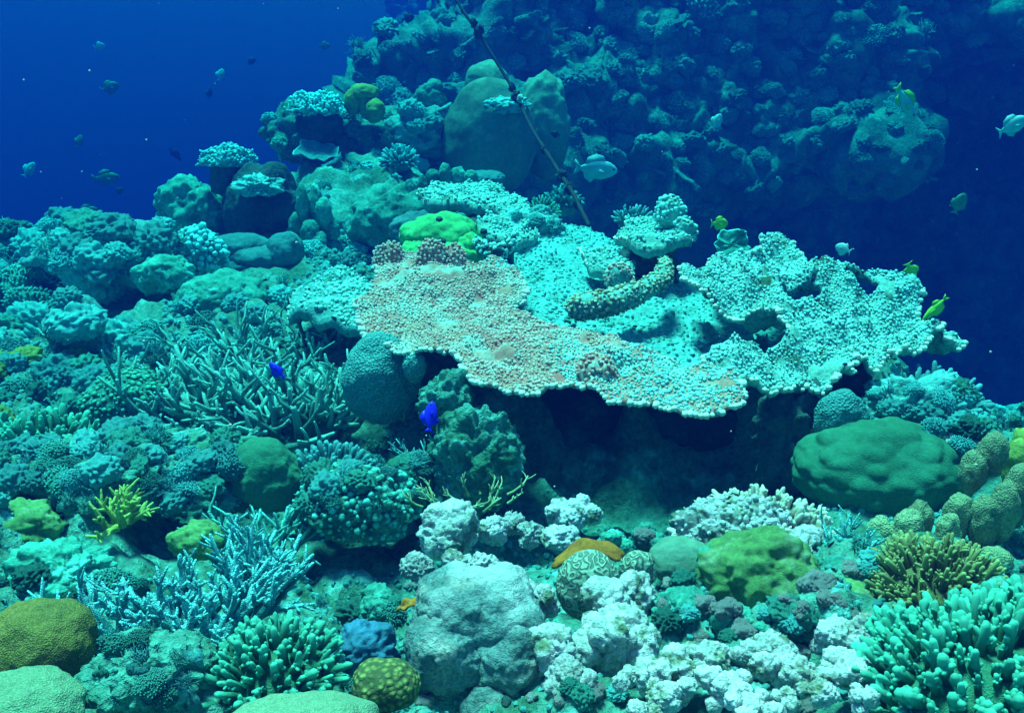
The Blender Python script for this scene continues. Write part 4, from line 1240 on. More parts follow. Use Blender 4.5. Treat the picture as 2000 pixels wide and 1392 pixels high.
RUB = [  # pale lumps strung between boulder and hollow, then the foreground rubble: px, py, w, h, d
    (872, 1062, 108, 105, 1.62, 'white crusted lump at the left end of the pale rubble string'),
    (905, 1120, 70, 62, 1.52, 'white double knob hanging under the left crusted lump'),
    (812, 1118, 62, 64, 1.52, 'round pale knob leftmost in the rubble string'),
    (955, 1045, 60, 50, 1.68, 'small white knob cluster in the middle of the rubble string'),
    (1000, 1030, 54, 48, 1.72, 'lilac white pebble-like knob in the rubble string'),
    (1040, 1052, 64, 50, 1.68, 'white knob before the hollow, left of the orange algae'),
    (1125, 1018, 120, 62, 1.78, 'broad white crusted lump at the mouth of the hollow'),
    (1090, 1062, 90, 60, 1.66, 'white lump just behind the orange algae'),
    (945, 1108, 60, 50, 1.5, 'white knob on the boulder\'s shoulder'),
    (1030, 1195, 110, 90, 1.38, 'pale crust linking the big boulder to the brain coral'),
    (1235, 1185, 110, 100, 1.42, 'pale cream rock beside the brain coral'),
    (1200, 1275, 190, 130, 1.27, 'white hollowed rock right of the big grey boulder'),
    (1110, 1350, 110, 90, 1.18, 'flat grey lump below the white hollowed rock'),
    (1340, 1215, 110, 110, 1.40, 'dark-speckled pale rock below the dark smooth dome'),
    (1385, 1310, 90, 90, 1.24, 'smooth white knob in the foreground rubble'),
    (1290, 1345, 150, 90, 1.17, 'pinkish white rubble lump at the bottom edge'),
    (1430, 1365, 120, 80, 1.15, 'small white lump at the bottom edge beside the knob'),
    (1480, 1300, 100, 70, 1.26, 'white rubble piece between knob and grey block'),
    (1560, 1235, 100, 95, 1.34, 'tall white rubble rock under the mossy green coral'),
    (1635, 1260, 90, 90, 1.32, 'grey violet rubble rock under the trailing green lobe'),
    (1690, 1265, 80, 80, 1.30, 'pale rubble rock beside the bright green corner coral'),
    (1560, 1340, 150, 80, 1.18, 'long white rubble slab at the bottom'),
    (1680, 1335, 130, 90, 1.18, 'white knobbly rubble left of the green corner coral'),
    (1620, 1385, 190, 60, 1.10, 'pale rubble cut by the bottom edge'),
    (1300, 1400, 200, 60, 1.09, 'pinkish rubble cut by the bottom edge'),
    (1480, 1410, 160, 70, 1.08, 'grey white rubble cut by the bottom edge, middle of three'),
    (1560, 1095, 150, 90, 1.58, 'white crusted slope falling from the finger coral towards the olive bush'),
    (1400, 1130, 90, 110, 1.52, 'white crusted flank beside the mossy green coral'),
    (1625, 1140, 100, 80, 1.50, 'pale crust between the mossy lobe and the cyan staghorn'),
    (1450, 1240, 110, 90, 1.36, 'pale rubble block under the lumpy mossy coral'),
    (1520, 1290, 110, 90, 1.27, 'white knobby rubble block in front of the tall rubble rock'),
    (1740, 1290, 90, 90, 1.27, 'pale rubble block touching the green corner coral'),
    (1190, 1200, 120, 90, 1.36, 'cream crust under the brain coral'),
    (1080, 1290, 110, 100, 1.24, 'encrusted pale knob right of the boulder\'s foot'),
    (1200, 1075, 90, 60, 1.66, 'mossy green knobs behind the orange algae'),
    (1260, 1065, 80, 50, 1.72, 'mossy green knobs at the hollow\'s floor'),
    (740, 1205, 80, 80, 1.45, 'dark encrusted rubble left of the big boulder'),
    (1300, 1085, 70, 50, 1.66, 'shaded knob near the dark smooth dome'),
]
for i, (px, py, w, h, d, lab) in enumerate(RUB):
    mossy = 'mossy' in lab or 'dark' in lab[:5] or 'shaded' in lab  # the shaded knob takes the dark green too, shade put into its colour
    k = S(d)
    c = P(px, py, d)
    rr = random.Random(400 + i)
    J = Join()
    n = 13 if w > 140 else 10 if w > 90 else 7
    m_ = min(w, h) * .5
    for j in range(n):
        f = rr.uniform(.34, .62) if j else .85
        r = np.array([rr.uniform(.9, 1.2), 1.0, rr.uniform(.8, 1.1)]) * m_ * k * f
        V, F = lump(r, 4 if f > .7 else 3 if f > .44 else 2, 500 + i * 17 + j, big=.2, bigf=1.8, fine=.10, finef=7, knob=.18, knobf=3.0)
        o = np.array([rr.uniform(-1, 1) * (w * .5 - m_ * f * .7), rr.uniform(-.8, .8) * w * .28, rr.uniform(-.75, 1) * (h * .5 - m_ * f * .6)]) * k if j else np.zeros(3)
        J.add(V + o + np.array([0, 0, h * k * .5]), F)
    tag(J.mk('reef_rock' if mossy else 'coral_rubble', M_head if mossy else M_white, loc=c + Vector((0, w * k * .25, -h * k * .5))), lab, 'rock', 'pale rubble in the foreground')

# orange algae
def algae(label, px, py, d, w, h, s):
    k = S(d)
    nu_, nv_ = 22, 8
    V = []
    for i in range(nu_ + 1):
        u = i / nu_
        wid = math.sin(PI * (u * .92 + .04)) ** .7
        for j in range(nv_ + 1):
            v = j / nv_ * 2 - 1
            x = (u - .5) * w + 4 * math.sin(v * 3 + u * 7)
            z = math.sin(u * PI * .9) * h * .9 - abs(v) ** 1.5 * h * .25 * wid + 4 * math.sin(u * 15 + v * 2 + s)
            V.append((x * k, v * wid * h * .7 * k, z * k))
    V = np.array(V)
    F = np.array([(i * (nv_ + 1) + j, i * (nv_ + 1) + j + 1, (i + 1) * (nv_ + 1) + j + 1, (i + 1) * (nv_ + 1) + j) for i in range(nu_) for j in range(nv_)])
    n = len(V)
    N_ = vnormals(V, np.concatenate([F[:, :3], F[:, [0, 2, 3]]]))
    e = np.concatenate([F[:, [0, 1]], F[:, [1, 2]], F[:, [2, 3]], F[:, [3, 0]]])
    u_, inv, ct = np.unique(np.sort(e, 1), axis=0, return_inverse=True, return_counts=True)
    be = e[ct[inv.reshape(-1)] == 1]
    V2 = np.concatenate([V, V - N_ * .0025])
    F2 = np.concatenate([F, F[:, ::-1] + n, np.stack([be[:, 1], be[:, 0], be[:, 0] + n, be[:, 1] + n], 1)])
    return tag(mk('algae', V2, F2, M_orange, loc=P(px, py, d)), label, 'algae')
algae('curled orange brown algae frond lying on the pale rubble', 1150, 1100, 1.56, 135, 50, 0)
algae('small orange algae scrap beside the leftmost rubble knob', 803, 1190, 1.42, 44, 22, 2)

# ================================================================== rope
rp = [P(820, -180, 4.55), P(887, -4, 4.5), P(938, 70, 4.45), P(1000, 170, 4.4), P(1040, 255, 4.2), P(1085, 325, 4.0), P(1118, 375, 3.8), P(1150, 440, 3.6)]
org = rp[-1]
q = []
for i in range(len(rp) - 1):
    for j in range(8):
        q.append(np.array(rp[i].lerp(rp[i + 1], j / 8) - org))
q.append(np.array(rp[-1] - org))
for _ in range(3):
    q = [q[0]] + [(q[i - 1] + q[i] * 2 + q[i + 1]) / 4 for i in range(1, len(q) - 1)] + [q[-1]]
t = thing('rope', 'old dark mooring rope slanting down to the reef behind the slab', 'rope', org)
L_ = len(q)
mk('strand', *tube(q, [.0075 if i < L_ * .55 else .006 + .004 * abs(math.sin(i * 1.3)) for i in range(L_)], 8)[:2], M_rope, t)
for (px, py, d, r) in [(935, 62, 4.45, .032), (925, 45, 4.45, .024), (1000, 172, 4.38, .022), (1008, 190, 4.36, .028), (1062, 292, 4.1, .02), (1098, 345, 3.92, .028), (1112, 368, 3.85, .024), (1128, 398, 3.75, .022)]:
    r = r * .7
    V, F = lump((r, r, r * 1.3), 3, px, big=.3, fine=.2)
    mk('fouling', V + np.array(P(px, py, d) - org), F, M_rope, t)
V, F = lump((.014, .014, .018), 2, 3, big=.3)
mk('pale_growth', V + np.array(P(1016, 192, 4.3) - org), F, M_knotw, t)

# ================================================================== fish
def flat_mat(name, c, c2=None, bands=0.0, rough=.5):
    if name in MATS:
        return MATS[name]
    m = bpy.data.materials.new(name)
    m.use_nodes = True
    N, L = m.node_tree.nodes, m.node_tree.links
    b = N['Principled BSDF']
    b.inputs['Roughness'].default_value = rough
    b.inputs['Specular IOR Level'].default_value = .3
    tc = N.new('ShaderNodeTexCoord')
    sp = N.new('ShaderNodeSeparateXYZ')
    L.new(tc.outputs['Object'], sp.inputs[0])
    if bands:
        mt = N.new('ShaderNodeMath')
        mt.operation = 'SINE'
        ml = N.new('ShaderNodeMath')
        ml.operation = 'MULTIPLY'
        ml.inputs[1].default_value = bands
        L.new(sp.outputs[0], ml.inputs[0])
        L.new(ml.outputs[0], mt.inputs[0])
        src, a, bb = mt.outputs[0], -.1, .3
    else:
        nz = N.new('ShaderNodeTexNoise')
        nz.inputs['Scale'].default_value = 4
        L.new(tc.outputs['Object'], nz.inputs['Vector'])
        src, a, bb = nz.outputs['Fac'], .35, .65
    mr = N.new('ShaderNodeMapRange')
    mr.inputs['From Min'].default_value = a
    mr.inputs['From Max'].default_value = bb
    L.new(src, mr.inputs['Value'])
    mx = N.new('ShaderNodeMix')
    mx.data_type = 'RGBA'
    mx.inputs['A'].default_value = (*c, 1)
    mx.inputs['B'].default_value = (*(c2 or tuple(v * .7 for v in c)), 1)
    L.new(mr.outputs['Result'], mx.inputs['Factor'])
    L.new([o for o in mx.outputs if o.type == 'RGBA'][0], b.inputs['Base Color'])
    MATS[name] = m
    return m
F_blue = flat_mat('fish_blue', (0.03, 0.02, 0.95), (0.02, 0.01, 0.7))
F_yel = flat_mat('fish_yellow', (0.55, 0.70, 0.03), (0.42, 0.60, 0.03))
F_pale = flat_mat('fish_pale', (0.62, 0.68, 0.66), (0.45, 0.52, 0.52))
F_grn = flat_mat('fish_green', (0.22, 0.30, 0.10), (0.15, 0.22, 0.08))
F_drk = flat_mat('fish_dark', (0.03, 0.035, 0.04), (0.02, 0.02, 0.03))
F_band = flat_mat('fish_banded', (0.62, 0.66, 0.60), (0.10, 0.12, 0.14), 42.0)
F_eye = flat_mat('fish_eye', (0.01, 0.01, 0.01), (0.01, 0.01, 0.01), rough=.2)

def fish(label, px, py, d, length_px, ang, m, deep=.42, fork=.5, finm=None, yaw=0.0, tall=.12, thick=.16, cat='fish', group=None, name='reef_fish'):
    """fish of unit length along +x (head) in its local frame; ang = tilt in the picture plane, yaw turns it out of that plane"""
    finm = finm or m
    Lh = length_px * S(d)
    t = thing(name, label, cat, P(px, py, d), group)
    t.rotation_euler = (Matrix.Rotation(-math.radians(ang), 4, 'Y') @ Matrix.Rotation(math.radians(yaw), 4, 'Z')).to_euler()
    t.scale = (Lh, Lh, Lh)
    xs = [.5, .47, .40, .30, .15, 0, -.15, -.25, -.32, -.36]
    hs = [.02, .28, .55, .80, 1.0, .98, .75, .48, .28, .20]
    ns = 12
    V = [(x, math.cos(2 * PI * k / ns) * thick / 2 * min(1, h * 1.1), math.sin(2 * PI * k / ns) * deep / 2 * h + (.01 if x > .2 else 0)) for x, h in zip(xs, hs) for k in range(ns)]
    F = [(i * ns + k, (i + 1) * ns + k, (i + 1) * ns + (k + 1) % ns, i * ns + (k + 1) % ns) for i in range(len(xs) - 1) for k in range(ns)]
    n = len(V)
    V += [(.505, 0, 0), (-.37, 0, 0)]
    F3 = [(n, k, (k + 1) % ns) for k in range(ns)] + [(n + 1, (len(xs) - 1) * ns + (k + 1) % ns, (len(xs) - 1) * ns + k) for k in range(ns)]
    mk('body', np.array(V), [np.array(F3), np.array(F)], m, t)

    def finp(name, prof, mm):
        a = np.array([(x, -.008, z) for x, z in prof])
        b = a * np.array([1, -1, 1])
        k = len(prof)
        Vf = np.concatenate([a, b])
        tri = [(0, i, i + 1) for i in range(1, k - 1)]
        F3_ = np.array(tri + [(x[0] + k, x[2] + k, x[1] + k) for x in tri])
        F4_ = np.array([((i + 1) % k, i, i + k, (i + 1) % k + k) for i in range(k)])
        mk(name, Vf, [F3_, F4_], mm, t, smooth=False)
    hh = deep / 2
    finp('tail_fin', [(-.34, 0), (-.36, .05), (-.5, hh * .85), (-.47, hh * .35), (-.50 + .1 * fork, 0), (-.47, -hh * .35), (-.5, -hh * .85), (-.36, -.05)], finm)
    finp('dorsal_fin', [(.22, hh * .80), (.12, hh + tall * .8), (-.05, hh + tall), (-.22, hh * .62 + tall * .9), (-.27, hh * .42), (-.1, hh * .8)], finm)
    finp('anal_fin', [(.02, -hh * .85), (-.08, -hh - tall * .7), (-.22, -hh * .62 - tall * .7), (-.27, -hh * .40), (-.1, -hh * .8)], finm)
    for sgn in (-1, 1):
        Ve, Fe = ico(1)
        mk('eye', Ve * .028 + np.array([.385, sgn * thick * .235, deep * .10]), Fe, F_eye, t)
        Vp = np.array([(.2, sgn * thick * .46, -.02), (.05, sgn * thick * .8, .03), (.02, sgn * thick * .8, -.06), (.2, sgn * thick * .46, -.05), (.2, sgn * thick * .42, -.02), (.05, sgn * thick * .75, .03), (.02, sgn * thick * .75, -.06)])
        mk('pectoral_fin', Vp, [np.array([(0, 1, 2), (0, 2, 3), (4, 6, 5), (4, 3, 6), (4, 5, 1), (4, 1, 0), (6, 3, 2)]), np.array([(1, 5, 6, 2)])], finm, t, smooth=False)
    return t
fish('small vivid blue fish hovering over the grey green staghorn thicket', 541, 723, 2.05, 44, 140, F_blue, .42, yaw=20)
fish('vivid blue fish swimming upright in front of the honeycombed dome', 841, 814, 1.95, 62, 82, F_blue, .42, yaw=25)
fish('plump yellow green fish in the gully behind the mushroom-shaped plate', 1405, 437, 3.4, 34, 0, F_yel, .68, yaw=0)
fish('oval yellow green fish over the bleached table\'s far edge', 1778, 530, 3.0, 42, -62, F_yel, .58, yaw=10)
fish('slim yellow green fish diving past the bleached table\'s outer tip', 1826, 602, 2.9, 66, -130, F_yel, .24, yaw=0, fork=.9)
fish('pale grey fish facing away above the bleached table', 1647, 486, 3.3, 32, 160, F_pale, .66, yaw=30)
fish('dim little fish just behind the bleached table\'s edge', 1664, 535, 3.4, 24, 90, F_grn, .6, yaw=20)
fish('banded fish skimming the bleached table\'s back edge', 1612, 534, 2.85, 62, 178, F_band, .34)
fish('banded fish at the outer end of the bleached table\'s back edge', 1754, 543, 2.8, 54, 178, F_band, .32)
fish('long blue green wrasse with a yellow tail by the dark recess', 1768, 200, 5.0, 86, -52, F_pale, .26, finm=F_yel, yaw=15)
fish('pale fish leaving at the right picture edge', 1978, 246, 4.2, 62, 28, F_pale, .5)
fish('pale blue fish against the far reef wall', 1400, 238, 5.5, 34, 60, F_pale, .55, yaw=10)
fish('dim greenish fish in the gully below the jutting lump', 1874, 398, 5.2, 44, 70, F_grn, .6)
fish('pale blue oval fish drifting beyond the rope above the slab', 1164, 331, 4.4, 90, -8, flat_mat('fish_paleblue', (0.20, 0.42, 0.46), (0.30, 0.55, 0.58)), .42, yaw=12)
OPEN = [  # open water on the left
    (195, 92, 6.5, 26, 10, F_pale, .7, 'pale round fish highest in the open water'),
    (215, 172, 6.5, 42, 20, F_grn, .62, 'greenish fish below the pale round fish in open water'),
    (431, 147, 6.5, 30, 70, F_pale, .6, 'two-toned little fish in open water above the pillar'),
    (409, 182, 6.5, 26, 80, F_drk, .5, 'tiny dark upright fish in open water above the pillar'),
    (491, 120, 7.0, 22, 30, F_drk, .6, 'tiny dark fish highest above the nubby table coral'),
    (57, 332, 6.0, 42, 50, F_pale, .5, 'pale tilted fish at the left picture edge'),
    (207, 348, 5.6, 62, 0, F_grn, .42, 'dusky banded fish low in the open water'),
    (155, 276, 6.5, 30, 70, F_grn, .55, 'faint upright greenish fish in open water'),
    (342, 302, 6.0, 40, -55, F_drk, .3, 'slim dark fish diving in open water'),
    (233, 373, 5.8, 22, 35, F_drk, .5, 'tiny dark fish under the dusky banded fish'),
    (797, 36, 6.0, 32, 15, F_drk, .55, 'dark fish near the rope\'s upper end'),
    (634, 90, 7.0, 28, 0, F_grn, .5, 'faint fish above the nubby table coral'),
    (170, 412, 6.0, 50, 5, F_grn, .4, 'faint olive fish just above the left reef crest'),
    (735, 270, 4.6, 22, 10, F_drk, .6, 'tiny dark fish above the white-dotted coral'),
    (1085, 262, 4.6, 22, 170, F_drk, .6, 'tiny dark fish beside the mottled ridge'),
]
for (px, py, d, l, a, m, dp, lab) in OPEN:
    fish(lab, px, py, d * (1.6 if px < 700 else 1.1), l * .85, a, m, dp, group='small fish around the reef crest', yaw=15)

# ================================================================== smaller growth: prototypes and copies
def proto_head(m, s, kn=.22, kf=3.2):
    V, F = lump((1, 1, .72), 4, s, big=.22, bigf=1.6, fine=.08, finef=6, knob=kn, knobf=kf)
    return mesh('coral_head', V + np.array([0, 0, .35]), F, m)
def proto_knobs(m, s):
    V, F = lump((1, 1, .7), 3, s, big=.22)
    p, n = sample_surface(V, F, 420, nzmin=-.3)
    p, n = thin(p, n, .11)
    J = Join().add(V, F, 0)
    J.add(*knobs_at(p, n, .062, .17, .2))
    V, F, t_ = J.out()
    return mesh('knob_coral', V + np.array([0, 0, .3]), F, m, tip=t_)
def proto_bush(m, s):
    r_ = random.Random(s)
    J = Join()
    for d_, l in radial(26, .7, 1.15, .1, 1.35, rr=r_):
        branch_geo(J, (d_[0] * .2, d_[1] * .2, 0), d_, l, .065, 1, r_, .25, .45, ntw=4, upb=.05)
    return J.mesh('bush_coral', m)
def proto_rock(m, s):
    V, F = lump((1, .9, .65), 4, s, big=.38, bigf=1.5, fine=.22, finef=4, knob=.08, knobf=5)
    return mesh('reef_rock', V + np.array([0, 0, .25]), F, m)
def proto_plate(m, s):
    r_ = random.Random(s)
    J = Join()
    V, F = lump((1, .8, .13), 4, s, big=.3, bigf=1.3, fine=.05, finef=6)
    V[:, 2] += .55 + .18 * (V[:, 0] ** 2 + V[:, 1] ** 2)
    J.add(V, F, 0)
    p, n = sample_surface(V, F, 500, nzmin=.2)
    p, n = thin(p, n, .10)
    J.add(*knobs_at(p, n, .05, .10, .3))
    V, F = lump((.35, .35, .5), 2, s)
    J.add(V + np.array([0, 0, .15]), F, 0)
    return J.mesh('plate_coral', m)
def proto_cols(m, s):
    r_ = random.Random(s)
    J = Join()
    for j in range(11):
        a, ra = r_.uniform(0, 2 * PI), r_.uniform(0, .75)
        V, F = lump((.26, .26, r_.uniform(.4, .75)), 3, s + j, big=.12, knob=.06, knobf=3)
        J.add(V + np.array([math.cos(a) * ra, math.sin(a) * ra, .3]), F, 0)
    return J.mesh('column_coral', m)

def proto_rub(m, s):
    r_ = random.Random(s)
    J = Join()
    for j in range(8):
        f = r_.uniform(.3, .6)
        V, F = lump((f, f, f * .9), 3, s * 3 + j, big=.2, fine=.1, finef=5, knob=.2, knobf=3)
        J.add(V + np.array([r_.uniform(-.6, .6), r_.uniform(-.6, .6), r_.uniform(0, .5)]), F, 0)
    return J.mesh('coral_rubble', m)

PROT = {
    'headg': [proto_head(M_head, 601), proto_head(M_head, 602, .3, 4.5)],
    'headc': [proto_head(M_headc, 603), proto_head(M_headc, 604, .3, 4.5)],
    'heady': [proto_head(M_heady, 605)],
    'knobc': [proto_knobs(M_headc, 606), proto_knobs(M_headc, 607)],
    'knobg': [proto_knobs(M_head, 608)],
    'bushg': [proto_bush(M_head, 609)],
    'bushc': [proto_bush(M_stagc, 610)],
    'rock': [proto_rock(M_rock, 611), proto_rock(M_rock, 612), proto_rock(M_sea, 613)],
    'sand': [proto_rock(M_sand, 614), proto_rock(M_sand, 615)],
    'plate': [proto_plate(M_headc, 616), proto_plate(M_leaf, 617)],
    'cols': [proto_cols(M_head, 618), proto_cols(M_headc, 619)],
    'rub': [proto_rub(M_white, 620), proto_rub(M_white, 621), proto_rub(M_white, 622)],
}
WORDS = {'headg': ('green lumpy coral head', 'coral_head'), 'headc': ('pale lumpy coral head', 'coral_head'), 'heady': ('yellow green lumpy coral head', 'coral_head'), 'knobc': ('pale nubby coral clump', 'knob_coral'), 'knobg': ('green nubby coral clump', 'knob_coral'),
         'bushg': ('green bushy twig coral', 'bush_coral'), 'bushc': ('pale bushy twig coral', 'bush_coral'), 'rock': ('weathered reef rock', 'reef_rock'), 'sand': ('pale rough reef rock', 'reef_rock'), 'plate': ('small knobbed plate coral', 'plate_coral'), 'cols': ('stubby column coral', 'column_coral'), 'rub': ('white knobbly rubble', 'coral_rubble')}
def drop(kind, p, r, label, group, rr, tilt=.3, squash=(.8, 1.15)):
    me = rr.choice(PROT[kind])
    o = bpy.data.objects.new(WORDS[kind][1], me)
    C.objects.link(o)
    o.location = p
    o.rotation_euler = (rr.gauss(0, tilt), rr.gauss(0, tilt), rr.uniform(0, 2 * PI))
    s_ = r
    o.scale = (s_, s_ * rr.uniform(.85, 1.15), s_ * rr.uniform(*squash))
    return tag(o, label, 'rock' if WORDS[kind][1] in ('reef_rock', 'coral_rubble') else 'coral', group)

ZONES = [  # box in photo pixels, spacing, size range in pixels, kinds
    ((-60, 425, 330, 545), 40, (26, 50), ['headc', 'headg', 'knobc', 'plate', 'bushg', 'cols', 'headc', 'headc']),
    ((-60, 545, 330, 740), 44, (30, 60), ['headc', 'headg', 'headc', 'plate', 'bushg', 'knobg', 'headc', 'cols', 'bushc']),
    ((-60, 700, 330, 900), 46, (24, 48), ['headg', 'knobg', 'bushg', 'heady', 'headc', 'headc']),
    ((330, 540, 560, 680), 40, (22, 44), ['headc', 'headg', 'headc', 'knobg', 'headg', 'bushg']),
    ((590, 420, 740, 560), 36, (16, 34), ['headc', 'sand', 'knobc', 'headc', 'headg']),
    ((-40, 870, 440, 1000), 42, (24, 48), ['headc', 'headg', 'bushg', 'knobc', 'knobg', 'headc', 'bushc', 'knobg']),
    ((400, 850, 820, 1000), 44, (20, 40), ['headg', 'knobg', 'bushg', 'headg', 'headc', 'knobc']),
    ((-40, 1040, 320, 1240), 56, (26, 50), ['headg', 'headg', 'bushg', 'knobg', 'headg']),
    ((150, 1180, 800, 1392), 50, (22, 46), ['headg', 'bushg', 'headc', 'knobg', 'bushc', 'headg', 'cols']),
    ((600, 1090, 800, 1200), 80, (12, 22), ['rock', 'headg']),
    ((780, 1000, 1340, 1392), 50, (18, 36), ['rub', 'rub', 'headg', 'headc', 'rub']),
    ((1340, 1080, 1760, 1392), 46, (18, 36), ['rub', 'rub', 'headg', 'rub', 'rub', 'headc']),
    ((1640, 1040, 2040, 1250), 52, (20, 36), ['headg', 'bushg', 'headc', 'rub', 'cols', 'knobg']),
    ((1600, 760, 2040, 960), 44, (20, 42), ['headc', 'knobc', 'headc', 'bushc', 'headc', 'knobc']),
    ((1870, 640, 2080, 860), 40, (28, 54), ['headg', 'headg', 'cols', 'bushg', 'plate']),
    ((1000, 400, 1200, 520), 34, (12, 24), ['headc', 'sand', 'knobc', 'headc']),
    ((520, 215, 880, 345), 34, (14, 28), ['headc', 'headg', 'bushg', 'plate', 'cols', 'headc', 'knobc']),
    ((560, 345, 880, 480), 36, (14, 26), ['headg', 'cols', 'headg', 'knobg']),
]
def pix(p):
    d = p.y * cP - p.z * sP
    return p.x / (K * d) + W / 2, Hh / 2 - (p.z * cP + p.y * sP) / (K * d)
import re as _re
_cut = _re.compile(r' (with|under|above|behind|beside|below|in|on|at|of|between|around|topping|leaning|lying|sticking|half|crowning|beyond|hanging|standing|holding|joining|rising|crowded|perched|cut|from|to|near|next|before|left|right|low|linking|filling|sloping|sweeping|forming|reaching|hovering|swimming|flecked|trailing|growing|just|rightmost|leftmost) ')
_seen = {}
for o in sc.objects:
    if o.parent is None and 'category' in o and o['category'] not in ('fish',):
        sh = _cut.split(o['label'] + ' ', 1)[0].strip()
        _seen.setdefault(sh, []).append(o)
LANDMARKS = [(sh, pix(os_[0].location)) for sh, os_ in _seen.items() if len(os_) == 1 and 2 <= len(sh.split()) <= 6]
GAPS = [(425, 325, 600, 545), (30, 1035, 560, 1125), (560, 1050, 800, 1120), (150, 560, 320, 640), (1000, 770, 1500, 1030), (640, 350, 800, 430)]
def in_gap(px, py):
    return any(x0 < px < x1 and y0 < py < y1 for x0, y0, x1, y1 in GAPS)
USED = set()
def own_label(word, p, r):
    """what sets this one apart: its size and the nearest landmark"""
    x, y = pix(p)
    d = p.y * cP - p.z * sP
    rp = r / S(d)
    size = 'tiny ' if rp < 17 else 'small ' if rp < 27 else ''
    near = sorted(LANDMARKS, key=lambda l: (l[1][0] - x) ** 2 + (l[1][1] - y) ** 2)[:45]
    first = None
    for sh, (lx, ly) in near:
        dx, dy = x - lx, y - ly
        rel = ('right of' if dx > 0 else 'left of') if abs(dx) > abs(dy) else ('below' if dy > 0 else 'above')
        lab = '%s%s %s the %s' % (size, word, rel, sh)
        if len(lab.split()) > 16:
            continue
        first = first or lab
        if lab not in USED:
            USED.add(lab)
            return lab
    return first
dg = bpy.context.evaluated_depsgraph_get()
bpy.context.view_layer.update()
dg.update()
rr = random.Random(77)
CAMO = Vector((0, 0, 0))
nz_ = 0
for ((ax, ay, bx, by), sp, (s0, s1), kinds) in ZONES:
    ny_ = max(1, int((by - ay) / (sp * .72)))
    for iy in range(ny_):
        nx_ = max(1, int((bx - ax) / sp))
        for ix in range(nx_):
            px = ax + (ix + .5 + rr.uniform(-.42, .42) + (.5 if iy % 2 else 0)) * (bx - ax) / nx_
            py = ay + (iy + .5 + rr.uniform(-.42, .42)) * (by - ay) / ny_
            if in_gap(px, py):
                continue
            ray = P(px, py, 1.0).normalized()
            hit, loc, nrm, _i, ob, _m = sc.ray_cast(dg, CAMO, ray)
            kd = rr.choice(kinds)
            if not hit:
                continue
            root = ob
            while root.parent:
                root = root.parent
            nm = root.name.split('.')[0]
            if nm not in ('seabed', 'reef_rock', 'reef_ledge', 'reef_outcrop'):
                continue
            d = loc.y * cP - loc.z * sP
            if d > 7:
                continue
            r = rr.uniform(s0, s1) * S(d) * .8
            drop(kd, loc - Vector((0, -r * .3, r * .25)), r, own_label(WORDS[kd][0], loc, r), 'small growth and rubble scattered over the reef', rr)
            nz_ += 1
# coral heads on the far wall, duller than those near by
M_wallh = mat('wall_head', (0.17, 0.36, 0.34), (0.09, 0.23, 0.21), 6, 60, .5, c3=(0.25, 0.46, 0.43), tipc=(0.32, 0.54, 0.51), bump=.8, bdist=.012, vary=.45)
for kd in ('headc', 'headg', 'rock', 'cols', 'knobg', 'bushg', 'plate', 'knobc'):
    PROT['w_' + kd] = []
    for me in PROT[kd]:
        m2 = me.copy()
        m2.materials[0] = M_wallh
        PROT['w_' + kd].append(m2)
    WORDS['w_' + kd] = WORDS[kd]
kept = 0
cand = [(700 + (i + .5 * (j % 2)) * 47 + rr.uniform(-18, 18), -25 + j * 31 + rr.uniform(-12, 12)) for j in range(15) for i in range(29)]
rr.shuffle(cand)
for px, py in cand:
    hit, loc, nrm, _i, ob, _m = sc.ray_cast(dg, CAMO, P(px, py, 1.0).normalized())
    if not hit or ob.name != 'reef_wall' or loc.y > 10 or kept >= 295:
        continue
    d = loc.y * cP - loc.z * sP
    kd = rr.choice(['headc', 'headg', 'rock', 'headc', 'cols', 'knobg', 'headc', 'bushg', 'plate', 'knobc'])
    r = rr.uniform(13, 30) * S(d) * .85
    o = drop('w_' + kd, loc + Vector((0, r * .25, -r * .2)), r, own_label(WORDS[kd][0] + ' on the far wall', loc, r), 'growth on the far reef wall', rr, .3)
    o.rotation_euler.x += .35
    kept += 1
# specks drifting in the water
rs_ = np.random.RandomState(3)
dd_ = rs_.uniform(.9, 6.5, 260)
pp = np.array([tuple(P(rs_.uniform(-100, 2100), rs_.uniform(-60, 1300), q)) for q in dd_])
pp = pp[pp[:, 2] > Hbase(pp[:, 0], pp[:, 1]) + .25]
Vs, Fs = ico(1)
J = Join()
for q in pp:
    J.add(Vs * rs_.uniform(.0006, .0016) + q, Fs)
tag(J.mk('drifting_specks', M_knotw), 'tiny pale specks drifting in the water', 'plankton', kind='stuff')
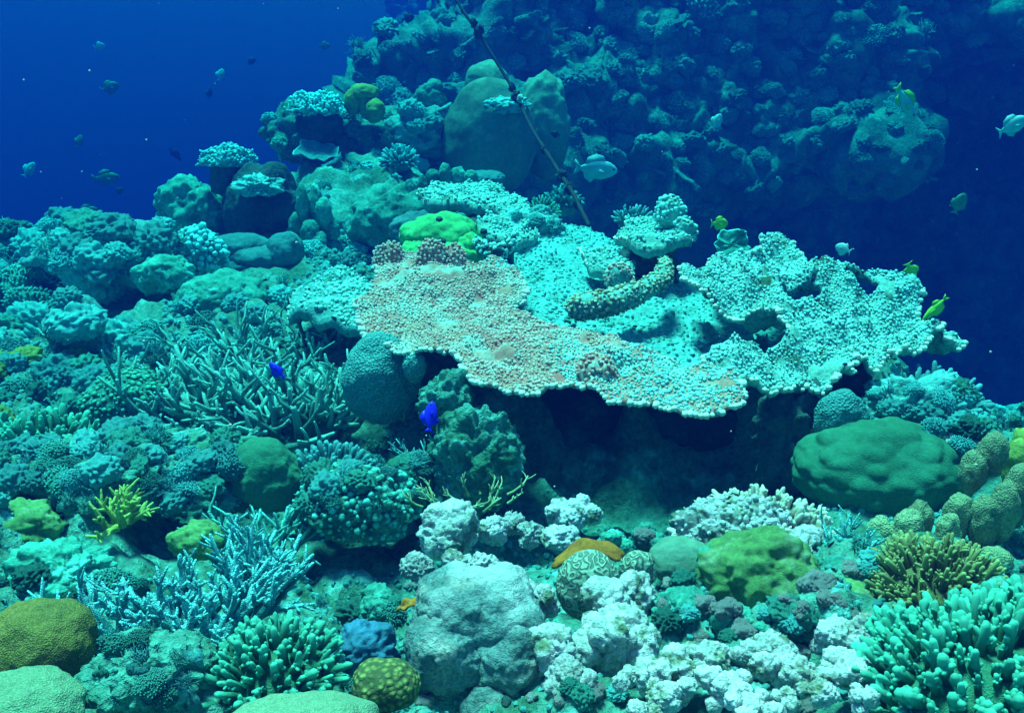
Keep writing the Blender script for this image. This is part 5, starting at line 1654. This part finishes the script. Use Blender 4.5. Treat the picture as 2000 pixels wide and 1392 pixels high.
# fine coral grit all over the near reef: nobody could count it
tri = np.concatenate([Fg[:, :3], Fg[:, [0, 2, 3]]])
cy = Vg[tri].mean(1)
tri = tri[(cy[:, 1] > .55) & (cy[:, 1] < 4.6) & (np.abs(cy[:, 0]) < .35 + .62 * cy[:, 1])]
p, n = sample_surface(Vg, tri, 46000, rs=np.random.RandomState(8))
sz = np.random.RandomState(9).uniform(.0035, .009, len(p)) * (0.28 + .42 * p[:, 1])
qd = p[:, 1] * cP - p[:, 2] * sP
qx, qy = p[:, 0] / (K * qd) + W / 2, Hh / 2 - (p[:, 2] * cP + p[:, 1] * sP) / (K * qd)
msk = fbm(p * 5, 2, 71) > -.35
for x0_, y0_, x1_, y1_ in GAPS:
    msk &= ~((qx > x0_) & (qx < x1_) & (qy > y0_) & (qy < y1_))
GV, GF, GT = knobs_at(p[msk], n[msk], sz[msk], sz[msk] * 1.0, .7, low=True)
tag(mk('coral_grit', GV, GF, M_headc, tip=GT * .6), 'fine knobbly coral crust covering the reef floor', 'coral crust', kind='stuff')
# reef growth on both sides beyond the picture
J = Join()
rg = random.Random(21)
while J.n < 34000:
    y = rg.uniform(.4, 4.2)
    x = rg.choice((-1, 1)) * rg.uniform(.42 + .56 * y, .9 + .95 * y)
    r = rg.uniform(.03, .10)
    V, F = lump((r, r, r * .75), 3, rg.randint(0, 9999), big=.25, fine=.1, knob=.25, knobf=3)
    J.add(V + np.array([x, y, Hbase(x, y)[0] - .03]), F, 0)
tag(J.mk('coral_growth', M_head), 'crowded knobbly coral growth to both sides of the reef', 'coral growth', kind='stuff')
print('SMALL', nz_, 'WALL', kept)

# ================================================================== the water itself
wm = bpy.data.materials.new('sea_water_haze')
wm.use_nodes = True
nt = wm.node_tree
for n_ in list(nt.nodes):
    if n_.type != 'OUTPUT_MATERIAL':
        nt.nodes.remove(n_)
pv = nt.nodes.new('ShaderNodeVolumePrincipled')
pv.inputs['Color'].default_value = (*SCAT, 1)
pv.inputs['Absorption Color'].default_value = (*[(1 - a / (1 - s_)) ** 2 for a, s_ in zip(ABSO, SCAT)], 1)
pv.inputs['Density'].default_value = 1.0
pv.inputs['Anisotropy'].default_value = 0.5
nt.links.new(pv.outputs[0], nt.nodes['Material Output'].inputs['Volume'])
x0, x1, y0, y1, z0, z1 = -28, 28, -16, 40, -13.5, WATER_TOP
Vb = np.array([(x, y, z) for z in (z0, z1) for (x, y) in ((x0, y0), (x1, y0), (x1, y1), (x0, y1))], float)
Fb = np.array([(3, 2, 1, 0), (4, 5, 6, 7), (0, 1, 5, 4), (1, 2, 6, 5), (2, 3, 7, 6), (3, 0, 4, 7)])
tag(mk('haze', Vb, Fb, wm, smooth=False), kind='stuff')
